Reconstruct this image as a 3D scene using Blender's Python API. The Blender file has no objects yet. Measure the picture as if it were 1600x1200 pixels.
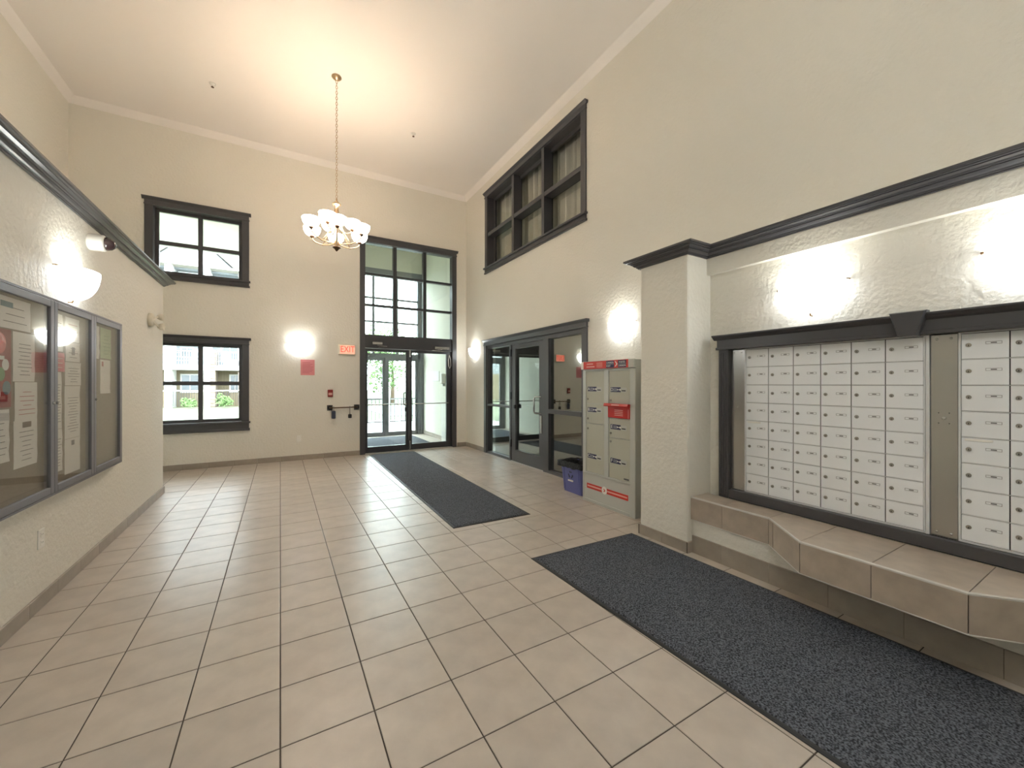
import bpy, bmesh, math, random
from mathutils import Vector, Matrix
random.seed(7)
sc = bpy.context.scene
COL = sc.collection

# ------------------------------------------------------------------ camera, sky, sun, exposure
CAM_H = 1.35
YAW = math.radians(30.279)
cd = bpy.data.cameras.new('camera'); cam = bpy.data.objects.new('camera', cd); COL.objects.link(cam)
cd.sensor_fit = 'HORIZONTAL'; cd.sensor_width = 36.0; cd.lens = 36.0 * 620.0 / 1600.0
cd.clip_start = 0.02; cd.clip_end = 300
cam.location = (0, 0, CAM_H); cam.rotation_euler = (math.pi / 2, 0, -YAW)
sc.camera = cam
sc.view_settings.view_transform = 'Standard'; sc.view_settings.look = 'None'
sc.view_settings.gamma = 1.0; sc.view_settings.use_curve_mapping = False
sc.view_settings.exposure = 1.17
sc.cycles.transparent_max_bounces = 24
sc.cycles.max_bounces = 14; sc.cycles.diffuse_bounces = 8; sc.cycles.glossy_bounces = 6
sc.cycles.caustics_reflective = False; sc.cycles.caustics_refractive = False
SKY = 8.0
W = bpy.data.worlds.new('sky'); sc.world = W; W.use_nodes = True
bgn = W.node_tree.nodes['Background']
bgn.inputs['Color'].default_value = (0.86, 0.94, 1.0, 1); bgn.inputs['Strength'].default_value = SKY
sl = bpy.data.lights.new('sun', 'SUN'); sl.energy = 4.0; sl.angle = 0.01; sl.color = (1, 0.95, 0.86)
sun = bpy.data.objects.new('sun', sl); COL.objects.link(sun)
sun.rotation_euler = (math.radians(48), 0, math.radians(-28))
CHAND_E, CHAND_P = 10.0, 0.3
SCON_E, SCON_P = 4.8, 0.3
WARM = (1.0, 0.845, 0.70); NEUT = (0.95, 1.0, 1.02); FILL = (0.90, 0.97, 1.0)

# ------------------------------------------------------------------ room sizes (metres)
YB, XR, XL, XLU, H = 7.98, 3.5, -1.25, -2.58, 5.4
YL_END = 6.41; YF = -1.6
ORIGIN = {}

# ------------------------------------------------------------------ materials
def lin(r, g, b):
    f = lambda v: (v / 255 / 12.92) if v / 255 <= 0.04045 else ((v / 255 + 0.055) / 1.055) ** 2.4
    return (f(r), f(g), f(b), 1)
M = {}
def mat(name, col, rough=0.5, metal=0.0, bump=None, vary=None, spec=0.5, emit=None, rnd=0.0, coat=0.0):
    m = bpy.data.materials.new(name); m.use_nodes = True; nt = m.node_tree; n = nt.nodes; l = nt.links
    p = n['Principled BSDF']
    c = lin(*col) if max(col) > 1.0 else (*col, 1)
    p.inputs['Base Color'].default_value = c
    p.inputs['Roughness'].default_value = rough; p.inputs['Metallic'].default_value = metal
    p.inputs['Specular IOR Level'].default_value = spec
    p.inputs['Coat Weight'].default_value = coat
    tc = n.new('ShaderNodeTexCoord')
    src = None
    if vary:                                     # (scale, amount, detail)
        t = n.new('ShaderNodeTexNoise'); t.inputs['Scale'].default_value = vary[0]; t.inputs['Detail'].default_value = vary[2]
        l.new(tc.outputs['Object'], t.inputs['Vector'])
        r = n.new('ShaderNodeMapRange'); hw = vary[3] if len(vary) > 3 else 0.2; r.inputs['From Min'].default_value = 0.5 - hw; r.inputs['From Max'].default_value = 0.5 + hw
        r.inputs['To Min'].default_value = 1 - vary[1]; r.inputs['To Max'].default_value = 1 + vary[1]
        l.new(t.outputs['Fac'], r.inputs['Value']); src = r.outputs['Result']
    if rnd:
        oi = n.new('ShaderNodeObjectInfo'); r2 = n.new('ShaderNodeMapRange')
        r2.inputs['To Min'].default_value = 1 - rnd; r2.inputs['To Max'].default_value = 1 + rnd
        l.new(oi.outputs['Random'], r2.inputs['Value'])
        if src:
            mu = n.new('ShaderNodeMath'); mu.operation = 'MULTIPLY'
            l.new(src, mu.inputs[0]); l.new(r2.outputs['Result'], mu.inputs[1]); src = mu.outputs[0]
        else: src = r2.outputs['Result']
    if src:
        vm = n.new('ShaderNodeVectorMath'); vm.operation = 'SCALE'; vm.inputs[0].default_value = c[:3]
        l.new(src, vm.inputs['Scale']); l.new(vm.outputs['Vector'], p.inputs['Base Color'])
    if bump:                                     # (scale, strength, distance)
        t = n.new('ShaderNodeTexNoise'); t.inputs['Scale'].default_value = bump[0]; t.inputs['Detail'].default_value = 3
        l.new(tc.outputs['Object'], t.inputs['Vector'])
        b = n.new('ShaderNodeBump'); b.inputs['Strength'].default_value = bump[1]; b.inputs['Distance'].default_value = bump[2]
        l.new(t.outputs['Fac'], b.inputs['Height']); l.new(b.outputs['Normal'], p.inputs['Normal'])
    if emit:
        p.inputs['Emission Color'].default_value = (*emit[0], 1); p.inputs['Emission Strength'].default_value = emit[1]
    M[name] = m
    return m
def glass(name, tint=(0.94, 0.97, 0.96), gain=1.0, base=0.0, rough=0.0):
    m = bpy.data.materials.new(name); m.use_nodes = True; nt = m.node_tree; n = nt.nodes; l = nt.links
    for x in list(n):
        if x.type == 'BSDF_PRINCIPLED': n.remove(x)
    out = n['Material Output']
    tr = n.new('ShaderNodeBsdfTransparent'); tr.inputs['Color'].default_value = (*tint, 1)
    gl = n.new('ShaderNodeBsdfGlossy'); gl.inputs['Roughness'].default_value = rough; gl.inputs['Color'].default_value = (0.95, 0.97, 0.95, 1)
    fr = n.new('ShaderNodeFresnel'); fr.inputs['IOR'].default_value = 1.5
    ge = n.new('ShaderNodeNewGeometry'); io = n.new('ShaderNodeMapRange')   # same reflectance on both faces of a thin pane
    io.inputs['To Min'].default_value = 1.5; io.inputs['To Max'].default_value = 1 / 1.5
    l.new(ge.outputs['Backfacing'], io.inputs['Value']); l.new(io.outputs['Result'], fr.inputs['IOR'])
    ma = n.new('ShaderNodeMath'); ma.operation = 'MULTIPLY_ADD'; ma.use_clamp = True
    ma.inputs[1].default_value = gain; ma.inputs[2].default_value = base
    mx = n.new('ShaderNodeMixShader')
    l.new(fr.outputs[0], ma.inputs[0]); l.new(ma.outputs[0], mx.inputs['Fac'])
    l.new(tr.outputs[0], mx.inputs[1]); l.new(gl.outputs[0], mx.inputs[2]); l.new(mx.outputs[0], out.inputs['Surface'])
    M[name] = m
mat('paint', (226, 222, 212), 0.6, bump=(30, 0.7, 0.010), vary=(0.6, 0.015, 2), spec=0.35)
mat('ceiling_paint', (240, 235, 231), 0.85, bump=(90, 0.3, 0.003), spec=0.2)
mat('vest_paint', (216, 214, 202), 0.7, bump=(60, 0.2, 0.003), spec=0.3)
mat('trim', (74, 73, 76), 0.28, spec=0.5)
mat('door_metal', (52, 52, 56), 0.32, metal=0.0, spec=0.6)
mat('outer_metal', (112, 114, 119), 0.4, spec=0.5)
mat('storefront', (84, 84, 87), 0.33, metal=0.25, spec=0.6)
mat('black', (18, 18, 20), 0.35)
mat('tile', (184, 173, 162), 0.34, vary=(7, 0.10, 6), rnd=0.05, bump=(38, 0.10, 0.002), spec=0.5)
mat('tile_bench', (176, 162, 147), 0.33, vary=(9, 0.14, 6), rnd=0.05, bump=(38, 0.08, 0.002))
mat('tile_base', (160, 150, 138), 0.36, vary=(9, 0.10, 6), rnd=0.05)
mat('grout', (74, 66, 58), 0.8, vary=(30, 0.1, 3))
mat('edge_metal', (206, 203, 198), 0.3, metal=0.3)
mat('mat_pile', (84, 87, 94), 0.95, bump=(220, 0.6, 0.006), vary=(130, 0.72, 3, 0.13), spec=0.15)
mat('mat_rubber', (36, 36, 38), 0.55)
mat('mail_paint', (232, 235, 238), 0.38, vary=(3, 0.02, 2))
mat('mail_frame', (216, 218, 220), 0.35, metal=0.2)
mat('steel', (182, 181, 178), 0.22, metal=0.9, bump=(500, 0.05, 0.0005))
mat('chrome', (200, 200, 198), 0.2, metal=0.9)
mat('lock', (150, 147, 140), 0.3, metal=0.5)
mat('slot_frame', (140, 140, 140), 0.4)
mat('dark_hole', (20, 20, 20), 0.6)
mat('ink', (92, 92, 94), 0.7)
mat('locker_paint', (182, 182, 168), 0.42)
mat('locker_frame', (190, 192, 187), 0.36, metal=0.15)
mat('red_print', (196, 44, 32), 0.4)
mat('red_plastic', (190, 30, 26), 0.3)
mat('blue_print', (36, 38, 78), 0.4)
mat('white_print', (238, 236, 230), 0.5)
mat('white_plastic', (232, 230, 224), 0.35)
mat('bin_blue', (98, 104, 162), 0.4)
mat('bag', (9, 9, 10), 0.5, bump=(40, 0.6, 0.02), spec=0.3)
mat('paper', (226, 224, 220), 0.8)
mat('paper_pink', (214, 120, 130), 0.8)
mat('paper_green', (176, 196, 160), 0.8)
mat('poster_red', (140, 44, 48), 0.6)
mat('ink_teal', (84, 122, 132), 0.7)
mat('ink_red', (170, 80, 84), 0.7)
mat('poster_green', (96, 140, 96), 0.7)
mat('pink_notice', (220, 140, 144), 0.55)
mat('pink_dark', (188, 98, 106), 0.6)
mat('felt', (132, 122, 108), 0.9, vary=(40, 0.05, 3))
mat('board_metal', (124, 124, 132), 0.35, metal=0.35)
mat('alarm_red', (140, 34, 30), 0.35)
mat('alarm_pale', (226, 170, 160), 0.4)
mat('exit_case', (222, 214, 196), 0.45)
mat('exit_face', (240, 150, 130), 0.4, emit=((1.0, 0.30, 0.20), 0.55))
mat('exit_ink', (190, 40, 30), 0.4, emit=((0.9, 0.08, 0.05), 0.35))
mat('lockbox_blue', (56, 64, 84), 0.45)
mat('brass', (150, 120, 84), 0.3, metal=0.8)
mat('bronze', (96, 72, 52), 0.35, metal=0.6)
mat('nickel', (188, 164, 132), 0.28, metal=0.8)
mat('smoked', (60, 44, 46), 0.1, coat=0.5)
mat('shade_warm', (250, 240, 225), 0.3, emit=(WARM, CHAND_E))
mat('shade_fill', (250, 246, 240), 0.3, emit=(FILL, CHAND_E))  # cooler glow for the added fill chandelier only
mat('shade', (250, 248, 242), 0.3, emit=(NEUT, SCON_E))
mat('curtain', (226, 220, 208), 0.85)
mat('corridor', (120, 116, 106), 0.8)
mat('soffit', (196, 196, 186), 0.7)
mat('siding', (116, 121, 126), 0.8)
mat('siding_beige', (108, 98, 78), 0.8)
mat('white_trim', (196, 196, 194), 0.6)
mat('stone', (122, 110, 98), 0.9, vary=(4, 0.3, 4), rnd=0.2)
mat('roofing', (150, 146, 140), 0.9)
mat('win_dark', (66, 76, 82), 0.15)
mat('grass', (94, 100, 78), 0.95, vary=(3, 0.3, 5))
mat('concrete', (160, 157, 152), 0.9, vary=(2, 0.08, 4))
mat('asphalt', (110, 110, 112), 0.9)
mat('leaf', (84, 110, 62), 0.8, rnd=0.1)
mat('bark', (96, 80, 66), 0.9)
mat('iron', (40, 40, 44), 0.45)
mat('car_red', (150, 40, 36), 0.3, coat=0.5)
glass('pane_glass'); glass('board_glass', tint=(0.95, 0.95, 0.95), gain=0.9, base=0.0)
glass('storefront_glass', tint=(0.55, 0.60, 0.56), gain=2.2, base=0.16)
glass('interior_glass', tint=(0.86, 0.88, 0.86), gain=1.2, base=0.03)

# ------------------------------------------------------------------ mesh helpers
class Fr:                                         # a wall frame: a = along the wall (viewer's right), b = up, c = out of the wall
    def __init__(s, o, u, n): s.o = Vector(o); s.u = Vector(u); s.n = Vector(n)
    def __call__(s, a, b, c): return s.o + a * s.u + Vector((0, 0, b)) + c * s.n
ID = lambda x, y, z: Vector((x, y, z))
BACK = Fr((0, YB, 0), (1, 0, 0), (0, -1, 0))       # a = X
RIGHT = Fr((XR, 0, 0), (0, -1, 0), (-1, 0, 0))     # a = -Y
LEFT = Fr((XL, 0, 0), (0, 1, 0), (1, 0, 0))        # a = Y
class MB:
    def __init__(s, fr=ID): s.v = []; s.f = []; s.fr = fr
    def pts(s, ps): i = len(s.v); s.v += [s.fr(*p) for p in ps]; return i
    def box(s, x0, x1, y0, y1, z0, z1):
        i = s.pts([(x, y, z) for x in (x0, x1) for y in (y0, y1) for z in (z0, z1)])
        for q in ((0, 1, 3, 2), (4, 6, 7, 5), (0, 4, 5, 1), (2, 3, 7, 6), (0, 2, 6, 4), (1, 5, 7, 3)):
            s.f.append([i + k for k in q])
        return s
    def bbox(s, x0, x1, y0, y1, z0, z1, bv=0.004):  # box with all edges bevelled
        bm = bmesh.new(); bmesh.ops.create_cube(bm, size=1)
        for v in bm.verts:
            v.co = Vector((x0 + (v.co.x + .5) * (x1 - x0), y0 + (v.co.y + .5) * (y1 - y0), z0 + (v.co.z + .5) * (z1 - z0)))
        bmesh.ops.bevel(bm, geom=bm.edges[:], offset=bv, segments=1, affect='EDGES')
        bm.verts.index_update()
        i = s.pts([tuple(v.co) for v in bm.verts])
        for f in bm.faces: s.f.append([i + v.index for v in f.verts])
        bm.free(); return s
    def prism(s, poly, ax, lo, hi):               # polygon in the two other axes, extruded along axis ax
        def mk(p, t):
            q = list(p); q.insert(ax, t); return tuple(q)
        n = len(poly); i = s.pts([mk(p, lo) for p in poly]); j = s.pts([mk(p, hi) for p in poly])
        s.f.append([i + k for k in range(n)][::-1]); s.f.append([j + k for k in range(n)])
        for k in range(n): s.f.append([i + k, i + (k + 1) % n, j + (k + 1) % n, j + k])
        return s
    def tube(s, path, r, seg=8, cap=True):
        P = [Vector(s.fr(*p)) for p in path]; n = len(P); rr = r if isinstance(r, (list, tuple)) else [r] * n
        base = len(s.v); up = Vector((0.13, 0.21, 0.97))
        for k in range(n):
            t = (P[min(k + 1, n - 1)] - P[max(k - 1, 0)]).normalized()
            a = t.cross(up)
            if a.length < 1e-3: a = t.cross(Vector((1, 0, 0)))
            a.normalize(); b = t.cross(a).normalized()
            for q in range(seg):
                w = 2 * math.pi * q / seg
                s.v.append(P[k] + rr[k] * (math.cos(w) * a + math.sin(w) * b))
        for k in range(n - 1):
            for q in range(seg):
                q2 = (q + 1) % seg
                s.f.append([base + k * seg + q, base + k * seg + q2, base + (k + 1) * seg + q2, base + (k + 1) * seg + q])
        if cap:
            s.f.append([base + q for q in range(seg)][::-1]); s.f.append([base + (n - 1) * seg + q for q in range(seg)])
        return s
    def lathe(s, prof, cx, cy, seg=16, arc=None):  # profile (r, z) about a vertical axis in local axes x, y
        base = len(s.v); n = len(prof)
        for (r, z) in prof:
            s.pts([(cx + r * math.cos(2 * math.pi * q / seg), cy + r * math.sin(2 * math.pi * q / seg), z) for q in range(seg)])
        for k in range(n - 1):
            for q in range(seg):
                q2 = (q + 1) % seg
                s.f.append([base + k * seg + q, base + k * seg + q2, base + (k + 1) * seg + q2, base + (k + 1) * seg + q])
        return s
    def disc_out(s, a, b, prof, seg=12):           # lathe about the wall normal: profile (r, c)
        base = len(s.v)
        for (r, c) in prof:
            s.pts([(a + r * math.cos(2 * math.pi * q / seg), b + r * math.sin(2 * math.pi * q / seg), c) for q in range(seg)])
        for k in range(len(prof) - 1):
            for q in range(seg):
                q2 = (q + 1) % seg
                s.f.append([base + k * seg + q, base + k * seg + q2, base + (k + 1) * seg + q2, base + (k + 1) * seg + q])
        s.f.append([base + (len(prof) - 1) * seg + q for q in range(seg)])
        s.f.append([base + q for q in range(seg)][::-1])
        return s
    def mesh(s, name, m, origin, smooth=False):
        me = bpy.data.meshes.new(name)
        me.from_pydata([tuple(v - origin) for v in s.v], [], s.f); me.validate()
        bm = bmesh.new(); bm.from_mesh(me); bmesh.ops.recalc_face_normals(bm, faces=bm.faces); bm.to_mesh(me); bm.free()
        me.materials.append(M[m])
        if smooth:
            for p in me.polygons: p.use_smooth = True
        return me
    def build(s, name, m, parent=None, smooth=False, auto=None):
        xs = [v.x for v in s.v]; ys = [v.y for v in s.v]; zs = [v.z for v in s.v]
        o = Vector(((min(xs) + max(xs)) / 2, (min(ys) + max(ys)) / 2, min(zs)))
        return place(name, s.mesh(name, m, o, smooth), o, parent)
def place(name, me, o, parent=None):
    ob = bpy.data.objects.new(name, me); COL.objects.link(ob); o = Vector(o)
    if parent: ob.parent = parent; ob.location = o - ORIGIN[parent]
    else: ob.location = o
    ORIGIN[ob] = o
    return ob
def empty(name, o):
    ob = bpy.data.objects.new(name, None); COL.objects.link(ob); ob.location = o; ORIGIN[ob] = Vector(o); ob.empty_display_size = 0.1
    return ob
def tag(o, label, cat, group=None):
    o['label'] = label; o['category'] = cat
    if group: o['group'] = group
    return o
def struct(o, label=None):
    o['kind'] = 'structure'
    if label: o['label'] = label
    return o
def text(txt, size, fr, a, b, c, name, m, parent, depth=0.0008, sx=1.0):
    cu = bpy.data.curves.new('t', 'FONT'); cu.body = txt; cu.size = size; cu.align_x = 'CENTER'; cu.align_y = 'CENTER'; cu.extrude = depth
    ob = bpy.data.objects.new('t', cu); COL.objects.link(ob)
    me = bpy.data.meshes.new_from_object(ob.evaluated_get(bpy.context.evaluated_depsgraph_get()))
    bpy.data.objects.remove(ob); bpy.data.curves.remove(cu)
    b_ = MB(fr); b_.pts([(a + v.co.x * sx, b + v.co.y, c + v.co.z) for v in me.vertices])
    b_.f = [list(p.vertices) for p in me.polygons]
    bpy.data.meshes.remove(me)
    return b_.build(name, m, parent)
def grid_wall(fr, a0, a1, b0, b1, c0, c1, holes):
    A = sorted({a0, a1} | {max(a0, min(a1, v)) for h in holes for v in h[:2]}); B = sorted({b0, b1} | {max(b0, min(b1, v)) for h in holes for v in h[2:]})
    mb = MB(fr)
    for i in range(len(A) - 1):
        run = None
        for j in range(len(B) - 1):
            ca, cb = (A[i] + A[i + 1]) / 2, (B[j] + B[j + 1]) / 2
            solid = not any(h[0] < ca < h[1] and h[2] < cb < h[3] for h in holes)
            if solid and run is None: run = B[j]
            if run is not None and (not solid or j == len(B) - 2):
                end = B[j + 1] if solid else B[j]
                mb.box(A[i], A[i + 1], run, end, c0, c1); run = None
    return mb

# ================================================================== FLOOR
p_ = 0.3366; Y0 = 2.0405; G2 = 0.0028
fl = struct(MB().box(XLU, XR, YF, YB + 0.05, -0.12, -0.003).build('floor', 'grout'), 'beige square ceramic tile floor with dark grout lines')
bands = [(YL_END, YB, XLU, XR), (2.516, YL_END, XL, XR), (YF, 2.516, XL, 2.865)]
def tile_mb(x0, x1, y0, y1, bv=0.0022):
    mb = MB(); z = 0.0
    i = mb.pts([(x0, y0, -.0035), (x1, y0, -.0035), (x1, y1, -.0035), (x0, y1, -.0035), (x0, y0, z - .0012), (x1, y0, z - .0012), (x1, y1, z - .0012), (x0, y1, z - .0012),
                (x0 + bv, y0 + bv, z), (x1 - bv, y0 + bv, z), (x1 - bv, y1 - bv, z), (x0 + bv, y1 - bv, z)])
    for k in range(4):
        k2 = (k + 1) % 4
        mb.f.append([i + k, i + k2, i + 4 + k2, i + 4 + k]); mb.f.append([i + 4 + k, i + 4 + k2, i + 8 + k2, i + 8 + k])
    mb.f.append([i + 8, i + 9, i + 10, i + 11])
    return mb
cells = []
for ix in range(-8, 11):
    for iy in range(-17, 18):
        x0, x1 = ix * p_ + G2, (ix + 1) * p_ - G2; y0, y1 = Y0 + iy * p_ + G2, Y0 + (iy + 1) * p_ - G2
        if x0 >= XL and x1 <= 2.865:
            a, b = max(y0, YF), min(y1, YB)
            if b - a > 0.02: cells.append((x0, x1, a, b))
            continue
        for (b0, b1, a0, a1) in bands:
            X0, X1, Y_0, Y_1 = max(x0, a0), min(x1, a1), max(y0, b0), min(y1, b1)
            if X1 - X0 > 0.012 and Y_1 - Y_0 > 0.012: cells.append((X0, X1, Y_0, Y_1))
def vis(c):
    x, y = (c[0] + c[1]) / 2, (c[2] + c[3]) / 2
    d = math.sin(YAW) * x + math.cos(YAW) * y; r = math.cos(YAW) * x - math.sin(YAW) * y
    if d < 0.9: return None
    u = 800 + 620 * r / d; v = 600 + 620 * CAM_H / d
    return d if (-90 < u < 1690 and v < 1290) else None
cells = [c for c in cells]
ranked = sorted([c for c in cells if vis(c)], key=vis)
near = set(ranked[:300])
std = tile_mb(-p_ / 2 + G2, p_ / 2 - G2, -p_ / 2 + G2, p_ / 2 - G2).mesh('tile', 'tile', Vector((0, 0, 0)))
rest = MB()
for c in cells:
    if c in near:
        w, d = c[1] - c[0], c[3] - c[2]; o = Vector(((c[0] + c[1]) / 2, (c[2] + c[3]) / 2, 0))
        if abs(w - (p_ - 2 * G2)) < 1e-4 and abs(d - (p_ - 2 * G2)) < 1e-4: place('tile', std, o, fl)
        else: place('tile', tile_mb(*c).mesh('tile', 'tile', o), o, fl)
    else:
        t = tile_mb(*c); i = len(rest.v); rest.v += t.v; rest.f += [[i + k for k in f] for f in t.f]
ro = rest.build('tile_field', 'tile', fl); ro['kind'] = 'stuff'

# ================================================================== WALLS, CEILING
TH = 0.2
W1 = (-1.68, -0.545, 3.06, 4.08); W2 = (-1.68, -0.545, 0.72, 2.01); D1 = (1.35, 3.24, 0.0, 4.11)
struct(grid_wall(BACK, XLU - TH, XR + TH, 0, H + .1, -TH, 0, [W1, W2, D1]).build('wall_back', 'paint'), 'cream textured back wall around the glazed entrance')
D2 = (-7.0, -4.07, 0.0, 2.13); W3 = (-6.93, -4.13, 3.62, 5.0)
struct(grid_wall(RIGHT, -YB, -YF, 0, H + .1, -TH, 0, [D2, W3]).build('wall_right', 'paint'), 'tall cream right wall with an interior window high up')
struct(MB().box(XLU - TH, XLU, YF, YB, 0, H + .1).build('wall_left', 'paint'), 'tall cream upper left wall')
struct(MB().box(XLU - TH, XR + TH, YF - TH, YF, 0, H + .1).build('wall_front', 'paint'), 'cream wall behind the viewpoint')
ce = struct(MB().box(XLU, XR, YF, YB, H, H + .1).build('ceiling', 'ceiling_paint'), 'high pale ceiling')
cv = 0.085
mb = MB()
mb.prism([(YB, H - cv), (YB, H), (YB - cv, H), (YB - cv * .62, H - cv * .38)], 0, XLU, XR)
mb.prism([(XR, H - cv), (XR, H), (XR - cv, H), (XR - cv * .62, H - cv * .38)], 1, YF, YB)
mb.prism([(XLU, H - cv), (XLU, H), (XLU + cv, H), (XLU + cv * .62, H - cv * .38)], 1, YF, YB)
mb.build('cove', 'ceiling_paint', ce)
# left projecting lower wall and its crown
mb = MB(); r_ = 0.018
mb.prism([(XLU, YF), (XL, YF), (XL, YL_END - r_), (XL - r_ * .3, YL_END - r_ * .3), (XL - r_, YL_END), (XLU, YL_END)], 2, 0, 2.62)
struct(mb.build('wall_left_lower', 'paint'), 'projecting cream lower left wall under a dark crown moulding')
# crown profile (out, up), outwards from the wall
def crown_prof(): return [(0, 0), (.014, 0), (.014, .008), (.022, .008), (.024, .016), (.036, .020), (.046, .030), (.046, .036), (.056, .036), (.060, .044), (.078, .050), (.078, .055), (.094, .055), (.096, .062), (.104, .062), (.104, .078), (0, .078)]
def crown(path, z0, name, label, closed=False):    # path: list of (x, y) with outward on the right-hand side when walking
    prof = crown_prof(); mb = MB(); rows = []
    n = len(path)
    for k in range(n):
        p = Vector(path[k]); t0 = (p - Vector(path[k - 1])).normalized() if k else None
        t1 = (Vector(path[k + 1]) - p).normalized() if k < n - 1 else None
        if t0 is None: t0 = t1
        if t1 is None: t1 = t0
        n0 = Vector((t0.y, -t0.x)); n1 = Vector((t1.y, -t1.x)); bis = n0 + n1; bis = bis / (bis.dot(n0))
        rows.append(mb.pts([(p.x + bis.x * q[0], p.y + bis.y * q[0], z0 + q[1]) for q in prof]))
    m = len(prof)
    for k in range(n - 1):
        for q in range(m):
            q2 = (q + 1) % m
            mb.f.append([rows[k] + q, rows[k] + q2, rows[k + 1] + q2, rows[k + 1] + q])
    mb.f.append([rows[0] + q for q in range(m)]); mb.f.append([rows[-1] + q for q in range(m)][::-1])
    return struct(mb.build(name, 'trim'), label)
crown([(XL, YF), (XL, YL_END), (XLU + .002, YL_END)], 2.555, 'trim_1', 'stepped charcoal crown moulding along the lower left wall')
# right projecting mass: pillars, niche wall, header, knee wall
PX, PY0, PY1, HX, NX, KX = 2.81, 2.032, 2.516, 3.06, 3.11, 2.862
SYM = 2 * 0.797
def pillar(y0, y1, name, label):
    b = 0.02
    P = [(PX + b, y0), (XR, y0), (XR, y1), (PX + b, y1), (PX + b * .3, y1 - b * .3), (PX, y1 - b), (PX, y0 + b), (PX + b * .3, y0 + b * .3)]
    return struct(MB().prism(P, 2, 0, 2.462).build(name, 'paint'), label)
pillar(PY0, PY1, 'wall_pillar', 'square cream pillar between the parcel locker and the mailboxes')
pillar(SYM - PY1, SYM - PY0, 'wall_pillar_far', 'cream pillar at the far side of the mailbox niche')
NFR = Fr((NX, 0, 0), (0, -1, 0), (-1, 0, 0))
NY0, NY1 = SYM - PY0, PY0
mb = grid_wall(NFR, -NY1, -NY0, 0, 2.30, -.06, 0, [(-1.905, 0.31, 0.47, 1.64)])
mb.box(-NY1, -NY0, 2.254, 2.462, -(XR - NX), NX - HX)
mb.box(-NY1, -NY0, 0, 0.261, 0, NX - KX)
struct(mb.build('wall_niche', 'paint'), 'textured cream niche wall around the mailboxes')
crown([(PX + .0, SYM - PY1 - .0), (PX, SYM - PY0), (HX, SYM - PY0), (HX, PY0), (PX, PY0), (PX, PY1), (XR - .002, PY1)][::-1], 2.386, 'trim_2', 'charcoal crown moulding over the pillar and mailbox niche')

# ------------------------------------------------------------------ tiled baseboards
def baseboard(name, label, runs, hgt=0.088, th=0.011, start=0.0):
    root = struct(empty(name, (runs[0][0][0], runs[0][0][1], 0)), label)
    for (p0, p1) in runs:                           # wall face lies on the left of p0 -> p1; tiles stand out to the right
        a = Vector(p0); b = Vector(p1); L = (b - a).length; t = (b - a) / L; nrm = Vector((t.y, -t.x))
        s = 0.0; first = True
        while s < L - 1e-4:
            e = min(L, s + (p_ * (0.72 if first else 1.0))); first = False
            if L - e < 0.03: e = L
            q0 = a + t * (s + .0012); q1 = a + t * (e - .0012); cc = (q0 + q1) / 2
            mb = MB(); bv = 0.003
            P = [(0, 0), (th, 0), (th, hgt - bv), (th - bv, hgt), (0, hgt)]
            i = mb.pts([(q0.x + nrm.x * o, q0.y + nrm.y * o, z + .0005) for o, z in P]); j = mb.pts([(q1.x + nrm.x * o, q1.y + nrm.y * o, z + .0005) for o, z in P])
            for k in range(5):
                k2 = (k + 1) % 5; mb.f.append([i + k, i + k2, j + k2, j + k])
            mb.f.append([i + k for k in range(5)]); mb.f.append([j + k for k in range(5)][::-1])
            mb.build('tile', 'tile_base', root)
            s = e
        g0, g1 = a, b
        mb = MB(); i = mb.pts([(a.x, a.y, 0), (b.x, b.y, 0), (b.x + nrm.x * th * .6, b.y + nrm.y * th * .6, 0), (a.x + nrm.x * th * .6, a.y + nrm.y * th * .6, 0)] )
        j = mb.pts([(a.x, a.y, hgt - .002), (b.x, b.y, hgt - .002), (b.x + nrm.x * th * .6, b.y + nrm.y * th * .6, hgt - .002), (a.x + nrm.x * th * .6, a.y + nrm.y * th * .6, hgt - .002)])
        mb.f += [[i, i + 1, i + 2, i + 3], [j, j + 1, j + 2, j + 3]] + [[i + k, i + (k + 1) % 4, j + (k + 1) % 4, j + k] for k in range(4)]
        mb.build('grout', 'grout', root)
    return root
baseboard('baseboard_left', 'grey-brown tile skirting along the left wall', [((XL, YF), (XL, YL_END + .011)), ((XL, YL_END), (XLU, YL_END))])
baseboard('baseboard_back', 'brown tile skirting along the back wall', [((XLU, YB), (1.305, YB)), ((3.295, YB), (XR, YB))])
baseboard('baseboard_right', 'brown tile skirting along the right wall', [((XR, YB - .011), (XR, 7.085)), ((XR, 4.01), (XR, PY1))])
baseboard('baseboard_pillar', 'brown tile skirting around the pillar foot', [((PX + .3, PY1), (PX - .011, PY1)), ((PX, PY1), (PX, PY0)), ((PX - .011, PY0), (KX, PY0))])
baseboard('baseboard_bench', 'brown tile skirting under the tiled bench', [((KX, PY0 - .011), (KX, SYM - PY0))], hgt=.139)

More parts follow.
